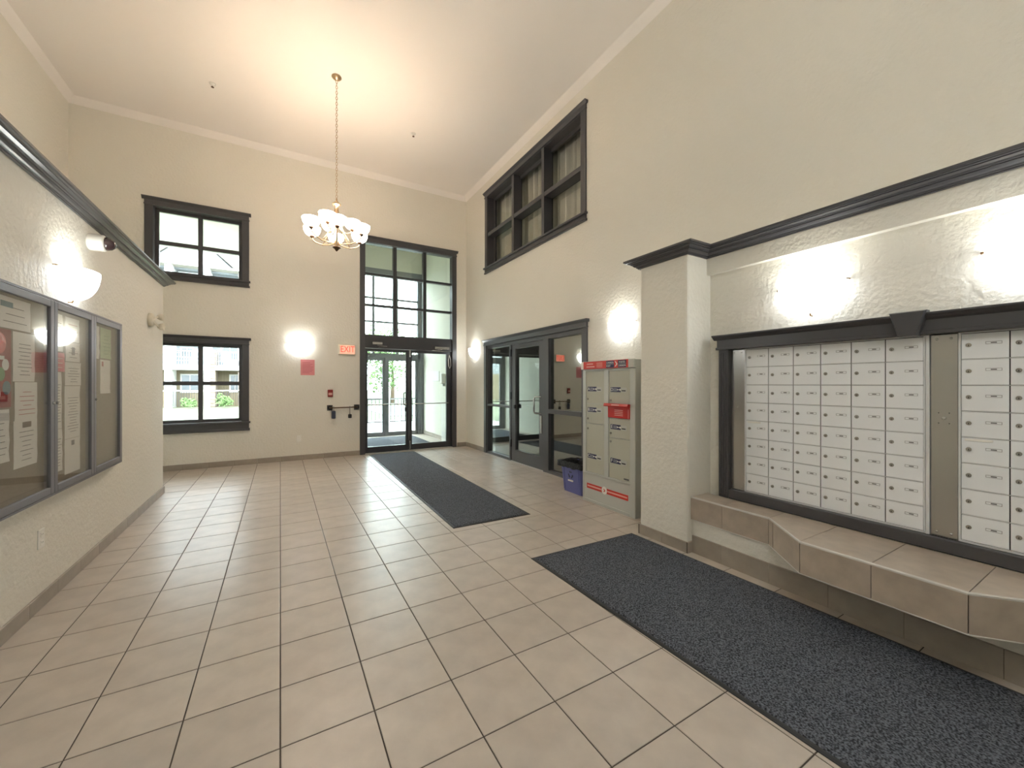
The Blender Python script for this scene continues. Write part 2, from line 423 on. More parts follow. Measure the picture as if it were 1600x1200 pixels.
# ================================================================== WINDOWS AND DOORS
def bar_list(lo, hi, cuts, w):
    e = [lo] + [v for c in cuts for v in (c - w / 2, c + w / 2)] + [hi]
    return [(e[2 * k], e[2 * k + 1]) for k in range(len(cuts) + 1)]
def casing(root, fr, a0, a1, b0, b1, sw, head, sillh, cor=0.035, m='trim', pr=0.022, to_floor=False):
    lo = 0.0 if to_floor else b0
    MB(fr).bbox(a0 - sw, a0 + .008, lo, b1, -.02, pr).build('jamb', m, root); MB(fr).bbox(a1 - .008, a1 + sw, lo, b1, -.02, pr).build('jamb', m, root)
    h = MB(fr); x0, x1 = a0 - sw, a1 + sw
    h.bbox(x0 - .006, x1 + .006, b1 - .008, b1 + .012, -.01, pr + .010, .003)
    h.box(x0, x1, b1 + .012, b1 + head * .62, -.01, pr + .004)
    h.prism([(b1 + head * .62, 0), (b1 + head * .62, pr + .004), (b1 + head * .78, pr + .018), (b1 + head * .9, pr + cor * .8), (b1 + head * .9, pr + cor), (b1 + head, pr + cor), (b1 + head, 0)], 0, x0 - cor * .8, x1 + cor * .8)
    h.build('header', m, root)
    if sillh:
        s = MB(fr); s.bbox(x0 - .02, x1 + .02, b0 - .022, b0 + .008, -.02, pr + .03, .004)
        s.box(x0, x1, b0 - sillh * .72, b0 - .022, -.01, pr); s.prism([(b0 - sillh * .72, 0), (b0 - sillh * .72, pr), (b0 - sillh, pr + .016), (b0 - sillh, 0)], 0, x0 - .012, x1 + .012)
        s.build('sill', m, root)
def window(name, label, fr, op, cuts_a, cuts_b, sw, head, sillh, depth=0.11, bw=0.062, gm='pane_glass', fw=0.045, front=None):
    a0, a1, b0, b1 = op
    root = struct(empty(name, fr((a0 + a1) / 2, b0, 0)), label)
    casing(root, fr, a0, a1, b0, b1, sw, head, sillh)
    rv = MB(fr); e = .012
    rv.box(a0, a0 + e, b0, b1, -depth - .03, 0); rv.box(a1 - e, a1, b0, b1, -depth - .03, 0); rv.box(a0, a1, b0, b0 + e, -depth - .03, 0); rv.box(a0, a1, b1 - e, b1, -depth - .03, 0)
    rv.build('reveal', 'trim', root)
    sf = MB(fr); a0 += e; a1 -= e; b0 += e; b1 -= e; c0, c1 = -depth - .025, -depth + .015
    sf.box(a0, a0 + fw, b0, b1, c0, c1); sf.box(a1 - fw, a1, b0, b1, c0, c1); sf.box(a0 + fw, a1 - fw, b0, b0 + fw, c0, c1); sf.box(a0 + fw, a1 - fw, b1 - fw, b1, c0, c1)
    sf.build('sash', 'trim', root)
    if front is not None: c1 = front - .01
    for c in cuts_a: MB(fr).bbox(c - bw / 2, c + bw / 2, b0 + (fw if front is None else 0), b1 - (fw if front is None else 0), c0, c1 + .01, .003).build('mullion', 'trim', root)
    for (x0, x1) in bar_list(a0 + fw, a1 - fw, cuts_a, bw):
        e0, e1 = (x0, x1) if front is None else (a0 if x0 == a0 + fw else x0, a1 if x1 == a1 - fw else x1)
        for c in cuts_b: MB(fr).bbox(e0, e1, c - bw / 2, c + bw / 2, c0, c1 + .006, .003).build('muntin', 'trim', root)
        for (y0, y1) in bar_list(b0 + fw, b1 - fw, cuts_b, bw):
            MB(fr).box(x0, x1, y0, y1, -depth - .008, -depth - .002).build('pane', gm, root)
    return root
window('window_1', 'upper four-pane window with dark trim showing a gabled building', BACK, W1, [-1.113], [3.55], .093, .112, .10)
window('window_2', 'lower four-pane window with dark trim showing the lawn', BACK, W2, [-1.113], [1.36], .093, .105, .145)
window('window_3', 'six-pane interior window high on the right wall with curtains behind', RIGHT, W3, [-5.955, -5.04], [4.26], .095, .095, .11, depth=.14, bw=.07, gm='interior_glass', fw=.05, front=.012)

def leaf_door(root, fr, a0, a1, b0, b1, c0, c1, st, top, bot, m, gm, name='leaf'):
    lf = MB(fr)
    lf.box(a0, a0 + st[0], b0, b1, c0, c1); lf.box(a1 - st[1], a1, b0, b1, c0, c1); lf.box(a0 + st[0], a1 - st[1], b1 - top, b1, c0, c1); lf.box(a0 + st[0], a1 - st[1], b0, b0 + bot, c0, c1)
    L = lf.build(name, m, root)
    cm = (c0 + c1) / 2
    MB(fr).box(a0 + st[0], a1 - st[1], b0 + bot, b1 - top, cm - .003, cm + .003).build('pane', gm, L)
    return L
def pull_handle(fr, a, b0, b1, c, out, parent, m='chrome', r=.011, wide=0.0):
    MB(fr).tube([(a, b0, c), (a + wide, b0, c + out * .7), (a + wide, b0 + .02 * (1 if b1 > b0 else -1), c + out), (a + wide, b1 - .02, c + out), (a + wide, b1, c + out * .7), (a, b1, c)], r, 8).build('handle', m, parent, True)
# --- entrance door with transom
d1 = struct(empty('door_1', BACK(2.29, 0, 0)), 'dark glazed double entrance door with nine-pane transom')
a0, a1 = 1.395, 3.18
casing(d1, BACK, a0, a1, 0, 4.085, .09, .108, 0, to_floor=True)
f = MB(BACK); fa, fb = -.13, -.005
f.box(a0 - .045, a0 + .005, 0, 4.085, fa, fb); f.box(a1 - .005, a1 + .06, 0, 4.085, fa, fb); f.box(a0 - .045, a1 + .06, 4.07, 4.11, fa, fb)
f.build('frame', 'door_metal', d1)
MB(BACK).box(a0 + .005, a1 - .005, 2.045, 2.305, -.12, -.012).build('transom_bar', 'door_metal', d1)
vc, hc, bw = [1.975, 2.585], [3.485, 2.882], .066
for c in vc: MB(BACK).box(c - bw / 2, c + bw / 2, 2.305, 4.07, -.12, -.03).build('mullion', 'door_metal', d1)
for (x0, x1) in bar_list(a0 + .005, a1 - .005, vc, bw):
    for c in hc: MB(BACK).box(x0, x1, c - .022, c + .022, -.12, -.04).build('muntin', 'door_metal', d1)
    for (y0, y1) in bar_list(2.305, 4.07, sorted(hc), .044): MB(BACK).box(x0, x1, y0, y1, -.085, -.079).build('pane', 'pane_glass', d1)
MB(BACK).box(a0, a1, -.002, .012, -.13, .03).build('threshold', 'edge_metal', d1)
LL = leaf_door(d1, BACK, a0 + .008, 2.256, .014, 2.04, -.09, -.04, (.05, .058), .055, .115, 'door_metal', 'pane_glass')
LR = leaf_door(d1, BACK, 2.262, a1 - .008, .014, 2.04, -.09, -.04, (.058, .108), .055, .115, 'door_metal', 'pane_glass')
for L, x0, x1 in ((LL, 1.44, 2.20), (LR, 2.32, 3.09)):
    MB(BACK).tube([(x0 - .02, .949, -.04), (x0 + .01, .949, .012), (x1 - .01, .949, .012), (x1 + .02, .949, -.04)], .011, 8).build('push_bar', 'chrome', L, True)
pull_handle(BACK, 2.225, .92, 1.17, -.09, -.07, LL, 'iron', wide=-.04)
MB(BACK).box(2.17, 2.215, .80, .88, -.04, -.025).build('lock_case', 'iron', LL)
MB(BACK).box(2.268, 2.282, 1.90, 2.10, -.04, -.018).build('strike_plate', 'chrome', LR)
MB(BACK).box(2.268, 2.282, .03, .20, -.04, -.018).build('floor_bolt', 'chrome', LR)
for (x0, x1, arm, b) in ((1.53, 1.72, 1.79, 2.11), (2.78, 3.10, 2.70, 2.075)):
    k = MB(BACK).bbox(x0, x1, b, b + .055, -.012, .05, .006).build('door_closer', 'steel', d1)
    MB(BACK).tube([((x0 + x1) / 2, b - .004, .03), (arm, b - .03, .09), ((x0 + x1) / 2 + .02, b - .045, .02)], .008, 6).build('arm', 'chrome', k)
MB(BACK).tube([(3.12, 1.97, -.03), (3.095, 1.86, -.012), (3.10, 1.74, -.01), (3.125, 1.68, -.01), (3.15, 1.74, -.01), (3.145, 1.86, -.012), (3.125, 1.97, -.03)], .007, 6).build('cable_loop', 'white_plastic', LR, True)
# --- inner storefront on the right wall: sidelight, door, side panel
d2 = struct(empty('door_2', RIGHT(-5.5, 0, 0)), 'grey aluminium storefront with single glass door and side panels')
casing(d2, RIGHT, -6.98, -4.10, 0, 2.105, .09, .105, 0, m='storefront', to_floor=True)
f = MB(RIGHT); fa, fb = -.11, .0
f.box(-7.0, -6.93, 0, 2.105, fa, fb); f.box(-4.14, -4.07, 0, 2.105, fa, fb); f.box(-6.93, -4.14, 2.035, 2.13, fa, fb)
f.box(-6.09, -6.03, .0, 2.035, fa, fb); f.box(-5.045, -4.905, .0, 2.035, fa, fb)
f.box(-6.93, -6.09, 0, .045, fa, fb); f.box(-4.905, -4.14, 0, .045, fa, fb)
f.build('frame', 'storefront', d2)
MB(RIGHT).bbox(-6.93, -6.09, .925, .965, -.10, .005).build('rail', 'storefront', d2)
MB(RIGHT).bbox(-4.905, -4.14, .905, .97, -.10, .008).build('rail', 'storefront', d2)
for (x0, x1) in ((-6.93, -6.09), (-4.905, -4.14)):
    q = .945 if x0 < -6 else .937
    MB(RIGHT).box(x0, x1, .045, q - .02, -.058, -.052).build('pane', 'storefront_glass', d2); MB(RIGHT).box(x0, x1, q + .02, 2.035, -.058, -.052).build('pane', 'storefront_glass', d2)
L2 = leaf_door(d2, RIGHT, -6.025, -5.05, .012, 2.03, -.075, -.01, (.13, .115), .07, .20, 'storefront', 'storefront_glass')
pull_handle(RIGHT, -5.10, .89, 1.15, -.01, .075, L2, 'steel', r=.014, wide=-.10)
MB(RIGHT).bbox(-5.12, -5.075, .58, .86, -.012, .012, .004).build('lock_plate', 'chrome', L2)
MB(RIGHT).box(-5.9, -5.86, .93, .99, -.012, .03).build('latch', 'iron', L2)
for b in (.25, 1.08, 1.83): MB(RIGHT).box(-6.055, -6.02, b, b + .13, -.012, .008).build('hinge', 'black', L2)
MB(RIGHT).tube([(-5.93, .99, -.08), (-5.9, .99, -.13), (-5.17, .99, -.13), (-5.14, .99, -.08)], .011, 8).build('push_bar', 'chrome', L2, True)
MB(RIGHT).box(-6.03, -5.05, 0, .011, -.1, .012).build('threshold', 'edge_metal', d2)
# corridor behind the storefront (unlit) and the room behind the high window
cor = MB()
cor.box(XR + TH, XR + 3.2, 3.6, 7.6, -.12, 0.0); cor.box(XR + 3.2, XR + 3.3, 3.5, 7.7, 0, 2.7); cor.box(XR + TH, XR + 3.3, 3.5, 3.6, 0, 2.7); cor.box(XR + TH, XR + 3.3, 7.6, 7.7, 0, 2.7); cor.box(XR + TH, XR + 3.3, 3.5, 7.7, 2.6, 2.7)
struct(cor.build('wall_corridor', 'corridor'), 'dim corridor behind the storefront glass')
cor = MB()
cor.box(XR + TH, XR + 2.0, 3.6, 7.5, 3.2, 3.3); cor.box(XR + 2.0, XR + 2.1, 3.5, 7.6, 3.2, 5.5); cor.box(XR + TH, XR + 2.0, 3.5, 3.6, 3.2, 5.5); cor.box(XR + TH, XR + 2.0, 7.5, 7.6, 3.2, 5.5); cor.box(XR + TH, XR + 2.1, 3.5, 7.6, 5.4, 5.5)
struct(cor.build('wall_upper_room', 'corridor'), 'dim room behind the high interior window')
def curtain(y0, y1, ph, amp, label):
    mb = MB(); n = 90; X = XR + TH + .12
    for k in range(n + 1):
        t = k / n; y = y0 + (y1 - y0) * t
        x = X + amp * math.sin(t * (y1 - y0) * 34 + ph) + amp * .5 * math.sin(t * (y1 - y0) * 71 + 2 * ph)
        mb.pts([(x, y, 3.34), (x, y, 5.12), (x + .004, y, 5.12), (x + .004, y, 3.34)])
    for k in range(n):
        i = 4 * k
        for q in range(4): mb.f.append([i + q, i + (q + 1) % 4, i + 4 + (q + 1) % 4, i + 4 + q])
    tag(mb.build('curtain', 'curtain', None, True), label, 'curtain', 'curtains behind the high window')
curtain(3.75, 4.62, 0.3, .008, 'flat pale curtain panel behind the high window at the mailbox side')
curtain(4.66, 6.02, 1.0, .07, 'deeply folded pale curtain behind the middle panes of the high window')
curtain(6.06, 7.4, 2.1, .055, 'softly folded pale curtain behind the high window at the corner side')
rod = MB().tube([(XR + TH + .12, 3.62, 5.15), (XR + TH + .12, 7.48, 5.15)], .014, 8).build('curtain_rod', 'iron', None, True)
tag(rod, 'dark rod carrying the curtains behind the high window', 'curtain rod')

# ================================================================== VESTIBULE
YV, VX0, VX1 = 10.54, 1.2, 3.37
vb = MB()
vb.box(VX0 - .15, VX0, YB + TH, YV + .15, 0, 5.0); vb.box(VX1, VX1 + .33, YB + TH, YV + .15, 0, 5.0); vb.box(VX0, VX1, YB + TH, YV + .15, 4.9, 5.0)
vb.box(VX0, VX1, YV, YV + .15, 4.32, 4.9)
struct(vb.build('wall_vestibule', 'vest_paint'), 'pale green-grey vestibule walls beyond the entrance doors')
vf = struct(MB().box(VX0, VX1, YB + .05, YV + .15, -.12, -.003).build('floor_vestibule', 'grout'), 'tiled vestibule floor between the two sets of doors')
for ix in range(7):
    for iy in range(8):
        x0, x1 = VX0 + ix * p_ + G2, min(VX1, VX0 + (ix + 1) * p_ - G2); y0, y1 = YB + .14 + iy * p_, min(YV, YB + .14 + (iy + 1) * p_ - 2 * G2)
        if x1 - x0 > .02 and y1 - y0 > .02: tile_mb(x0, x1, y0, y1).build('tile', 'tile', vf)
VFR = Fr((0, YV, 0), (1, 0, 0), (0, -1, 0))
d3 = struct(empty('door_3', VFR(2.6, 0, 0)), 'grey outer glass doors and tall glazing of the vestibule')
f = MB(VFR)
f.box(VX0, VX1, 4.19, 4.32, -.1, .0); f.box(VX0, VX0 + .1, 0, 4.19, -.1, 0); f.box(VX1 - .09, VX1, 0, 4.19, -.1, .01); f.box(3.21, 3.28, 0, 4.19, -.1, 0)
f.box(VX0, VX1, 2.03, 2.14, -.1, 0); f.box(2.345, 2.415, 0, 2.03, -.09, .01)
f.build('frame', 'outer_metal', d3)
for c in (2.06, 2.66): MB(VFR).box(c - .025, c + .025, 2.14, 4.19, -.09, -.01).build('mullion', 'outer_metal', d3)
oc = bar_list(VX0 + .1, 3.21, [2.06, 2.66], .05)
for (x0, x1) in oc:
    for c in (3.565, 2.955): MB(VFR).box(x0, x1, c - .02, c + .02, -.09, -.02).build('muntin', 'outer_metal', d3)
    for (y0, y1) in bar_list(2.14, 4.19, [2.955, 3.565], .04): MB(VFR).box(x0, x1, y0, y1, -.053, -.047).build('pane', 'pane_glass', d3)
leaf_door(d3, VFR, 1.30, 2.345, .0, 2.03, -.08, -.03, (.06, .06), .07, .10, 'outer_metal', 'pane_glass')
OL = leaf_door(d3, VFR, 2.415, 3.21, .0, 2.03, -.08, -.03, (.03, .06), .07, .10, 'outer_metal', 'pane_glass')
MB(VFR).tube([(2.43, .95, -.03), (2.45, .95, .02), (3.16, .95, .02), (3.19, .95, -.03)], .011, 8).build('push_bar', 'chrome', OL, True)
MB(VFR).bbox(1.7, 1.95, 2.05, 2.11, 0, .05).build('door_closer', 'steel', d3)
VR = Fr((VX1, 0, 0), (0, -1, 0), (-1, 0, 0))
baseboard('baseboard_vestibule', 'tile skirting along the vestibule wall', [((VX1, YV - .01), (VX1, YB + TH))], hgt=.1)
nt_ = tag(MB(VR).bbox(-10.02, -9.3, 1.42, 1.67, 0, .012, .003).build('notice', 'paper'), 'white framed notice on the vestibule wall', 'notice')
sd = tag(empty('hand_sanitizer_dispenser', VR(-8.93, 1.33, 0)), 'white wall-mounted dispenser inside the vestibule', 'dispenser')
MB(VR).bbox(-8.99, -8.87, 1.36, 1.60, 0, .10, .015).build('body', 'white_plastic', sd); MB(VR).bbox(-8.96, -8.90, 1.30, 1.36, 0, .06, .008).build('nozzle', 'mail_frame', sd)
ht = tag(empty('wall_heater', VR(-8.62, 0, 0)), 'white upright heater standing against the vestibule wall', 'heater')
MB(VR).bbox(-8.86, -8.40, .001, .92, .012, .12, .02).build('cabinet', 'white_plastic', ht)
for k in range(5): MB(VR).box(-8.82, -8.44, .12 + k * .03, .132 + k * .03, .12, .124).build('slat', 'mail_frame', ht)

# ================================================================== FLOOR MATS
def floor_mat(poly, label):
    cx = sum(p[0] for p in poly) / 4; cy = sum(p[1] for p in poly) / 4
    root = tag(empty('floor_mat', (cx, cy, 0)), label, 'floor mat', 'charcoal floor mats')
    def inset(d):
        out = []
        for k in range(4):
            p = Vector(poly[k]); a = (Vector(poly[k - 1]) - p).normalized(); b = (Vector(poly[(k + 1) % 4]) - p).normalized()
            q = p + (a + b) * d; out.append((q.x, q.y))
        return out
    mb = MB(); P0, P1 = poly, inset(.012)
    i = mb.pts([(p[0], p[1], .0006) for p in P0]); j = mb.pts([(p[0], p[1], .004) for p in P0]); k_ = mb.pts([(p[0], p[1], .0065) for p in P1])
    mb.f += [[i + k for k in range(4)], [k_ + k for k in range(4)]]
    for k in range(4):
        k2 = (k + 1) % 4; mb.f += [[i + k, i + k2, j + k2, j + k], [j + k, j + k2, k_ + k2, k_ + k]]
    mb.build('rubber_border', 'mat_rubber', root)
    mb = MB(); P2, P3 = inset(.022), inset(.03)
    i = mb.pts([(p[0], p[1], .0065) for p in P2]); j = mb.pts([(p[0], p[1], .012) for p in P3])
    mb.f += [[j + k for k in range(4)]] + [[i + k, i + (k + 1) % 4, j + (k + 1) % 4, j + k] for k in range(4)]
    mb.build('pile', 'mat_pile', root)
floor_mat([(1.395, 3.473), (2.235, 3.451), (2.32, 7.85), (1.457, 7.87)], 'long charcoal floor mat leading to the glass entrance doors')
floor_mat([(1.72, -.43), (2.80, -.45), (2.74, 2.551), (1.672, 2.574)], 'wide charcoal floor mat in front of the mailboxes')
floor_mat([(1.45, 8.55), (3.0, 8.55), (3.0, 10.3), (1.45, 10.3)], 'charcoal floor mat inside the vestibule')

# ================================================================== BENCH
BT, BB, BX1, BX2 = .445, .262, 2.85, 2.574
ys = [PY0, 1.77, 1.442, 1.135, .816, .488, .165, -.11, SYM - PY0]
def bx(y):
    if y >= 1.442 or y <= .165: return BX1
    if y > 1.135: return BX1 + (BX2 - BX1) * (1.442 - y) / (1.442 - 1.135)
    if y >= .488: return BX2
    return BX2 + (BX1 - BX2) * (.488 - y) / (.488 - .165)
bench = tag(empty('bench', (2.9, .8, 0)), 'tiled ledge bench with angled front below the mailboxes', 'bench')
g = .0018; tt = .010
core = MB()
P = [(bx(y) + tt, y) for y in ys]; core.prism(P + [(3.06, ys[-1]), (3.06, ys[0])], 2, BB + .001, BT - tt * .6); core.build('core', 'grout', bench)
for k in range(len(ys) - 1):
    ya, yb = ys[k] - g, ys[k + 1] + g; xa, xb = bx(ya), bx(yb)
    MB().prism([(xa + .012, ya), (xb + .012, yb), (3.062, yb), (3.062, ya)], 2, BT - tt, BT).build('tile', 'tile_bench', bench)
    cuts = [(ya, yb)]
    if k == 2: cuts = [(ya, ya - .045), (ya - .049, yb)]
    for (u0, u1) in cuts:
        x0, x1 = bx(u0), bx(u1)
        MB().prism([(x0, u0), (x1, u1), (x1 + tt, u1), (x0 + tt, u0)], 2, BB + .004, BT - .010).build('tile', 'tile_bench', bench)
et = MB()
for z0, z1, o in ((BT - .010, BT + .0012, -.001), (BB - .001, BB + .004, -.001)):
    rows = []
    for y in ys:
        x = bx(y) + o; rows.append(et.pts([(x, y, z0), (x, y, z1 - .004), (x + .004, y, z1), (x + .013, y, z1), (x + .013, y, z0)]))
    for k in range(len(ys) - 1):
        for q in range(5): et.f.append([rows[k] + q, rows[k] + (q + 1) % 5, rows[k + 1] + (q + 1) % 5, rows[k + 1] + q])
et.build('edge_strip', 'edge_metal', bench)

# ================================================================== MAILBOX SURROUND AND BANKS
MF = NFR                                           # a = -Y, b = z, c = out of niche wall (c = 3.11 - X)
t3 = struct(empty('trim_3', MF(-.797, .445, 0)), 'dark wooden surround with keystone framing the mailboxes')
A0, A1 = -1.93, SYM * -1 + 1.93
A1 = .336
h = MB(MF); h.box(A0 - .005, A1 + .005, 1.632, 1.70, .0, .062)
h.bbox(A0 - .014, A1 + .014, 1.622, 1.642, .0, .07, .003)
h.prism([(1.70, 0), (1.70, .062), (1.712, .078), (1.722, .088), (1.728, .098), (1.738, .098), (1.738, 0)], 0, A0 - .03, A1 + .03)
h.build('header', 'trim', t3)
ks = MB(MF); i = ks.pts([(-.875, 1.752, .05), (-.719, 1.752, .05), (-.756, 1.616, .05), (-.838, 1.616, .05), (-.875, 1.752, .100), (-.719, 1.752, .100), (-.756, 1.616, .100), (-.838, 1.616, .100), (-.866, 1.746, .112), (-.728, 1.746, .112), (-.761, 1.621, .112), (-.833, 1.621, .112)])
for k in range(4):
    k2 = (k + 1) % 4; ks.f += [[i + k, i + k2, i + 4 + k2, i + 4 + k], [i + 4 + k, i + 4 + k2, i + 8 + k2, i + 8 + k]]
ks.f += [[i, i + 1, i + 2, i + 3], [i + 8, i + 9, i + 10, i + 11]]
ks.build('keystone', 'trim', t3)
for (x0, x1) in ((A0, A0 + .078), (A1 - .078, A1)):
    j = MB(MF); j.bbox(x0, x1, .446, 1.624, 0, .05, .004)
    for q in range(3): j.bbox(x0 + .012 + q * .02, x0 + .024 + q * .02, .47, 1.60, .048, .056, .003)
    j.build('jamb', 'trim', t3)
MB(MF).bbox(A0 + .078, A1 - .078, .446, .518, 0, .045, .004).build('bottom_rail', 'trim', t3)
PW, PH = .1633, .1356
def mail_door_meshes():
    d = MB(); d.bbox(-PW / 2 + .0022, PW / 2 - .0022, 0.0035, PH - .0022, 0, .006, .0012)
    lk = MB(); lk.disc_out(-PW / 2 + .028, PH * .55, [(.0105, .006), (.0105, .0095), (.0085, .0105)], 12)
    sl = MB(); sl.box(-PW / 2 + .0266, -PW / 2 + .0294, PH * .55 - .006, PH * .55 + .002, .0105, .0108)
    pl = MB()
    a0, a1, b0, b1 = PW / 2 - .078, PW / 2 - .024, PH * .55, PH * .55 + .0135
    pl.box(a0, a1, b0, b0 + .0016, .006, .0072); pl.box(a0, a1, b1 - .0016, b1, .006, .0072); pl.box(a0, a0 + .0016, b0, b1, .006, .0072); pl.box(a1 - .0016, a1, b0, b1, .006, .0072)
    nm = MB(); nm.box(a0 + .017, a1 - .017, b0 + .0042, b1 - .0042, .006, .0065)
    return d, lk, sl, pl, nm
def to_wall(mb, name, m, smooth=False):            # local (a, b, c) -> world offsets for the right-hand walls
    mb.v = [Vector((-v.z, -v.x, v.y)) for v in mb.v]
    return mb.mesh(name, m, Vector((0, 0, 0)), smooth)
d_, lk_, sl_, pl_, nm_ = mail_door_meshes()
ME = [to_wall(d_, 'door', 'mail_paint'), to_wall(lk_, 'lock', 'lock'), to_wall(sl_, 'keyhole', 'dark_hole'), to_wall(pl_, 'name_slot', 'slot_frame'), to_wall(nm_, 'number_print', 'ink')]
def bank(name, label, pan, col0, ncol):
    # a from pan[0] (panel) ; doors from col0
    z0, z1 = .529, .529 + 8 * PH
    aL, aR = pan[0], col0 + ncol * PW
    root = tag(empty(name, MF((aL + aR) / 2, .52, 0)), label, 'mailboxes', 'apartment mailbox banks')
    b = MB(MF); b.box(aL, aR + .004, .520, 1.620, -.04, .0); b.build('back_plate', 'dark_hole', root)
    f = MB(MF); e = .0105
    f.box(col0 - .008, col0 + .0004, .520, 1.620, 0, .013); f.box(aR - .0004, aR + .006, .520, 1.620, 0, .013)
    f.box(col0, aR, .520, z0 + .0015, 0, .013); f.box(col0, aR, z1 + .001, 1.620, 0, .0125)
    for r in range(1, 8): f.box(col0, aR, z0 + r * PH - .0008, z0 + r * PH + .0022, 0, .0085)
    f.build('frame', 'mail_frame', root)
    pm = MB(MF); pm.bbox(pan[0] + .001, pan[1], .522, 1.618, 0, .008, .0015); pp = pm.build('steel_panel', 'steel', root)
    for a in (pan[0] + .025, pan[1] - .025):
        for q in (.545, 1.595): MB(MF).disc_out(a, q, [(.006, .008), (.006, .010), (.003, .0115)], 8).build('screw', 'chrome', pp)
    MB(MF).disc_out((pan[0] + pan[1]) / 2, 1.165, [(.008, .008), (.008, .012), (.006, .013)], 12).build('master_lock', 'chrome', pp)
    for dx, dz in ((-.02, .028), (.02, .028), (-.02, -.028), (.02, -.028)):
        MB(MF).disc_out((pan[0] + pan[1]) / 2 + dx, 1.165 + dz, [(.0025, .008), (.0025, .0085)], 6).build('rivet', 'dark_hole', pp)
    for k in range(ncol):
        for r in range(8):
            o = MF(col0 + (k + .5) * PW, z0 + r * PH, .004)
            d = place('door', ME[0], o, root)
            for nm, me in zip(('lock', 'keyhole', 'name_slot', 'number_print'), ME[1:]): place(nm, me, o, d)
    return root
bank1 = bank('mailbox_bank', 'grey mailbox bank of six columns beside the cream pillar', (-1.851, -1.742), -1.733, 6)
bank2 = bank('mailbox_bank', 'grey mailbox bank with a drilled steel panel, beyond the keystone from the pillar', (-.728, -.624), -.614, 5)
MB(MF).box(-.7445, -.7295, .52, 1.62, -.02, .016).build('side_post', 'mail_frame', bank2)
for bnk, a, zz in ((bank1, -1.733 + .06, .529 + 4 * PH - .018), (bank2, -.614 + .062, .529 + 4 * PH - .018)):
    MB(MF).bbox(a - .048, a + .048, zz, zz + .012, .009, .013, .0015).build('mail_slot', 'white_plastic', bnk)

# ================================================================== SCONCES
def sconce(fr, a, top, label, wide=.40, hgt=.205, dep=.15):
    root = tag(empty('wall_sconce', fr(a, top - hgt, 0)), label, 'wall lamp', 'frosted half-bowl wall sconces')
    NU, NS = 20, 9
    mb = MB(fr)
    for sh in (0, 1):
        k = 1.0 - .035 * sh
        base = len(mb.v)
        for i in range(NS + 1):
            s = i / NS; ph = s * math.pi / 2
            rr = math.cos(ph) ** .85 if i < NS else 0.02; zz = top - (hgt - .006 * sh) * math.sin(ph)
            mb.pts([(a + k * wide / 2 * rr * math.cos(math.pi * j / NU), zz, .004 + k * dep * rr * math.sin(math.pi * j / NU)) for j in range(NU + 1)])
        for i in range(NS):
            for j in range(NU):
                q = base + i * (NU + 1) + j; mb.f.append([q, q + 1, q + NU + 2, q + NU + 1])
        if sh == 0: b0 = base
        else:
            for j in range(NU): mb.f.append([b0 + j, b0 + j + 1, base + j + 1, base + j])
    mb.build('glass_shade', 'shade', root, True)
    MB(fr).bbox(a - .06, a + .06, top - .16, top - .05, 0, .012, .004).build('wall_plate', 'white_plastic', root)
    for s in (-1, 1): MB(fr).tube([(a + s * (wide / 2 + .006), top - .012, 0), (a + s * (wide / 2 + .006), top - .012, .018), (a + s * (wide / 2 - .012), top - .012, .024)], .006, 6).build('clip', 'brass', root)
    MB(fr).tube([(a, top - hgt - .012, 0), (a, top - hgt - .012, .02), (a, top - hgt + .006, .028)], .006, 6).build('clip', 'brass', root)
    ld = bpy.data.lights.new('bulb', 'POINT'); ld.energy = SCON_P; ld.color = NEUT; ld.shadow_soft_size = .035
    lo = bpy.data.objects.new('bulb', ld); COL.objects.link(lo); lo.parent = root; lo.location = fr(a, top - .04, .07) - ORIGIN[root]
sconce(LEFT, 3.86, 2.125, 'frosted half-bowl wall sconce over the notice board')
sconce(BACK, .305, 2.085, 'frosted half-bowl wall sconce above the pink notice', dep=.13)
sconce(RIGHT, -7.50, 2.085, 'frosted half-bowl wall sconce between the room corner and the storefront', dep=.13)
sconce(RIGHT, -3.40, 2.085, 'frosted half-bowl wall sconce above the parcel locker', dep=.13)
sconce(NFR, -1.297, 2.03, 'frosted half-bowl wall sconce over the mailboxes, next to the pillar', dep=.13)
sconce(NFR, -.335, 2.03, 'frosted half-bowl wall sconce over the second mailbox bank, past the keystone', dep=.13)

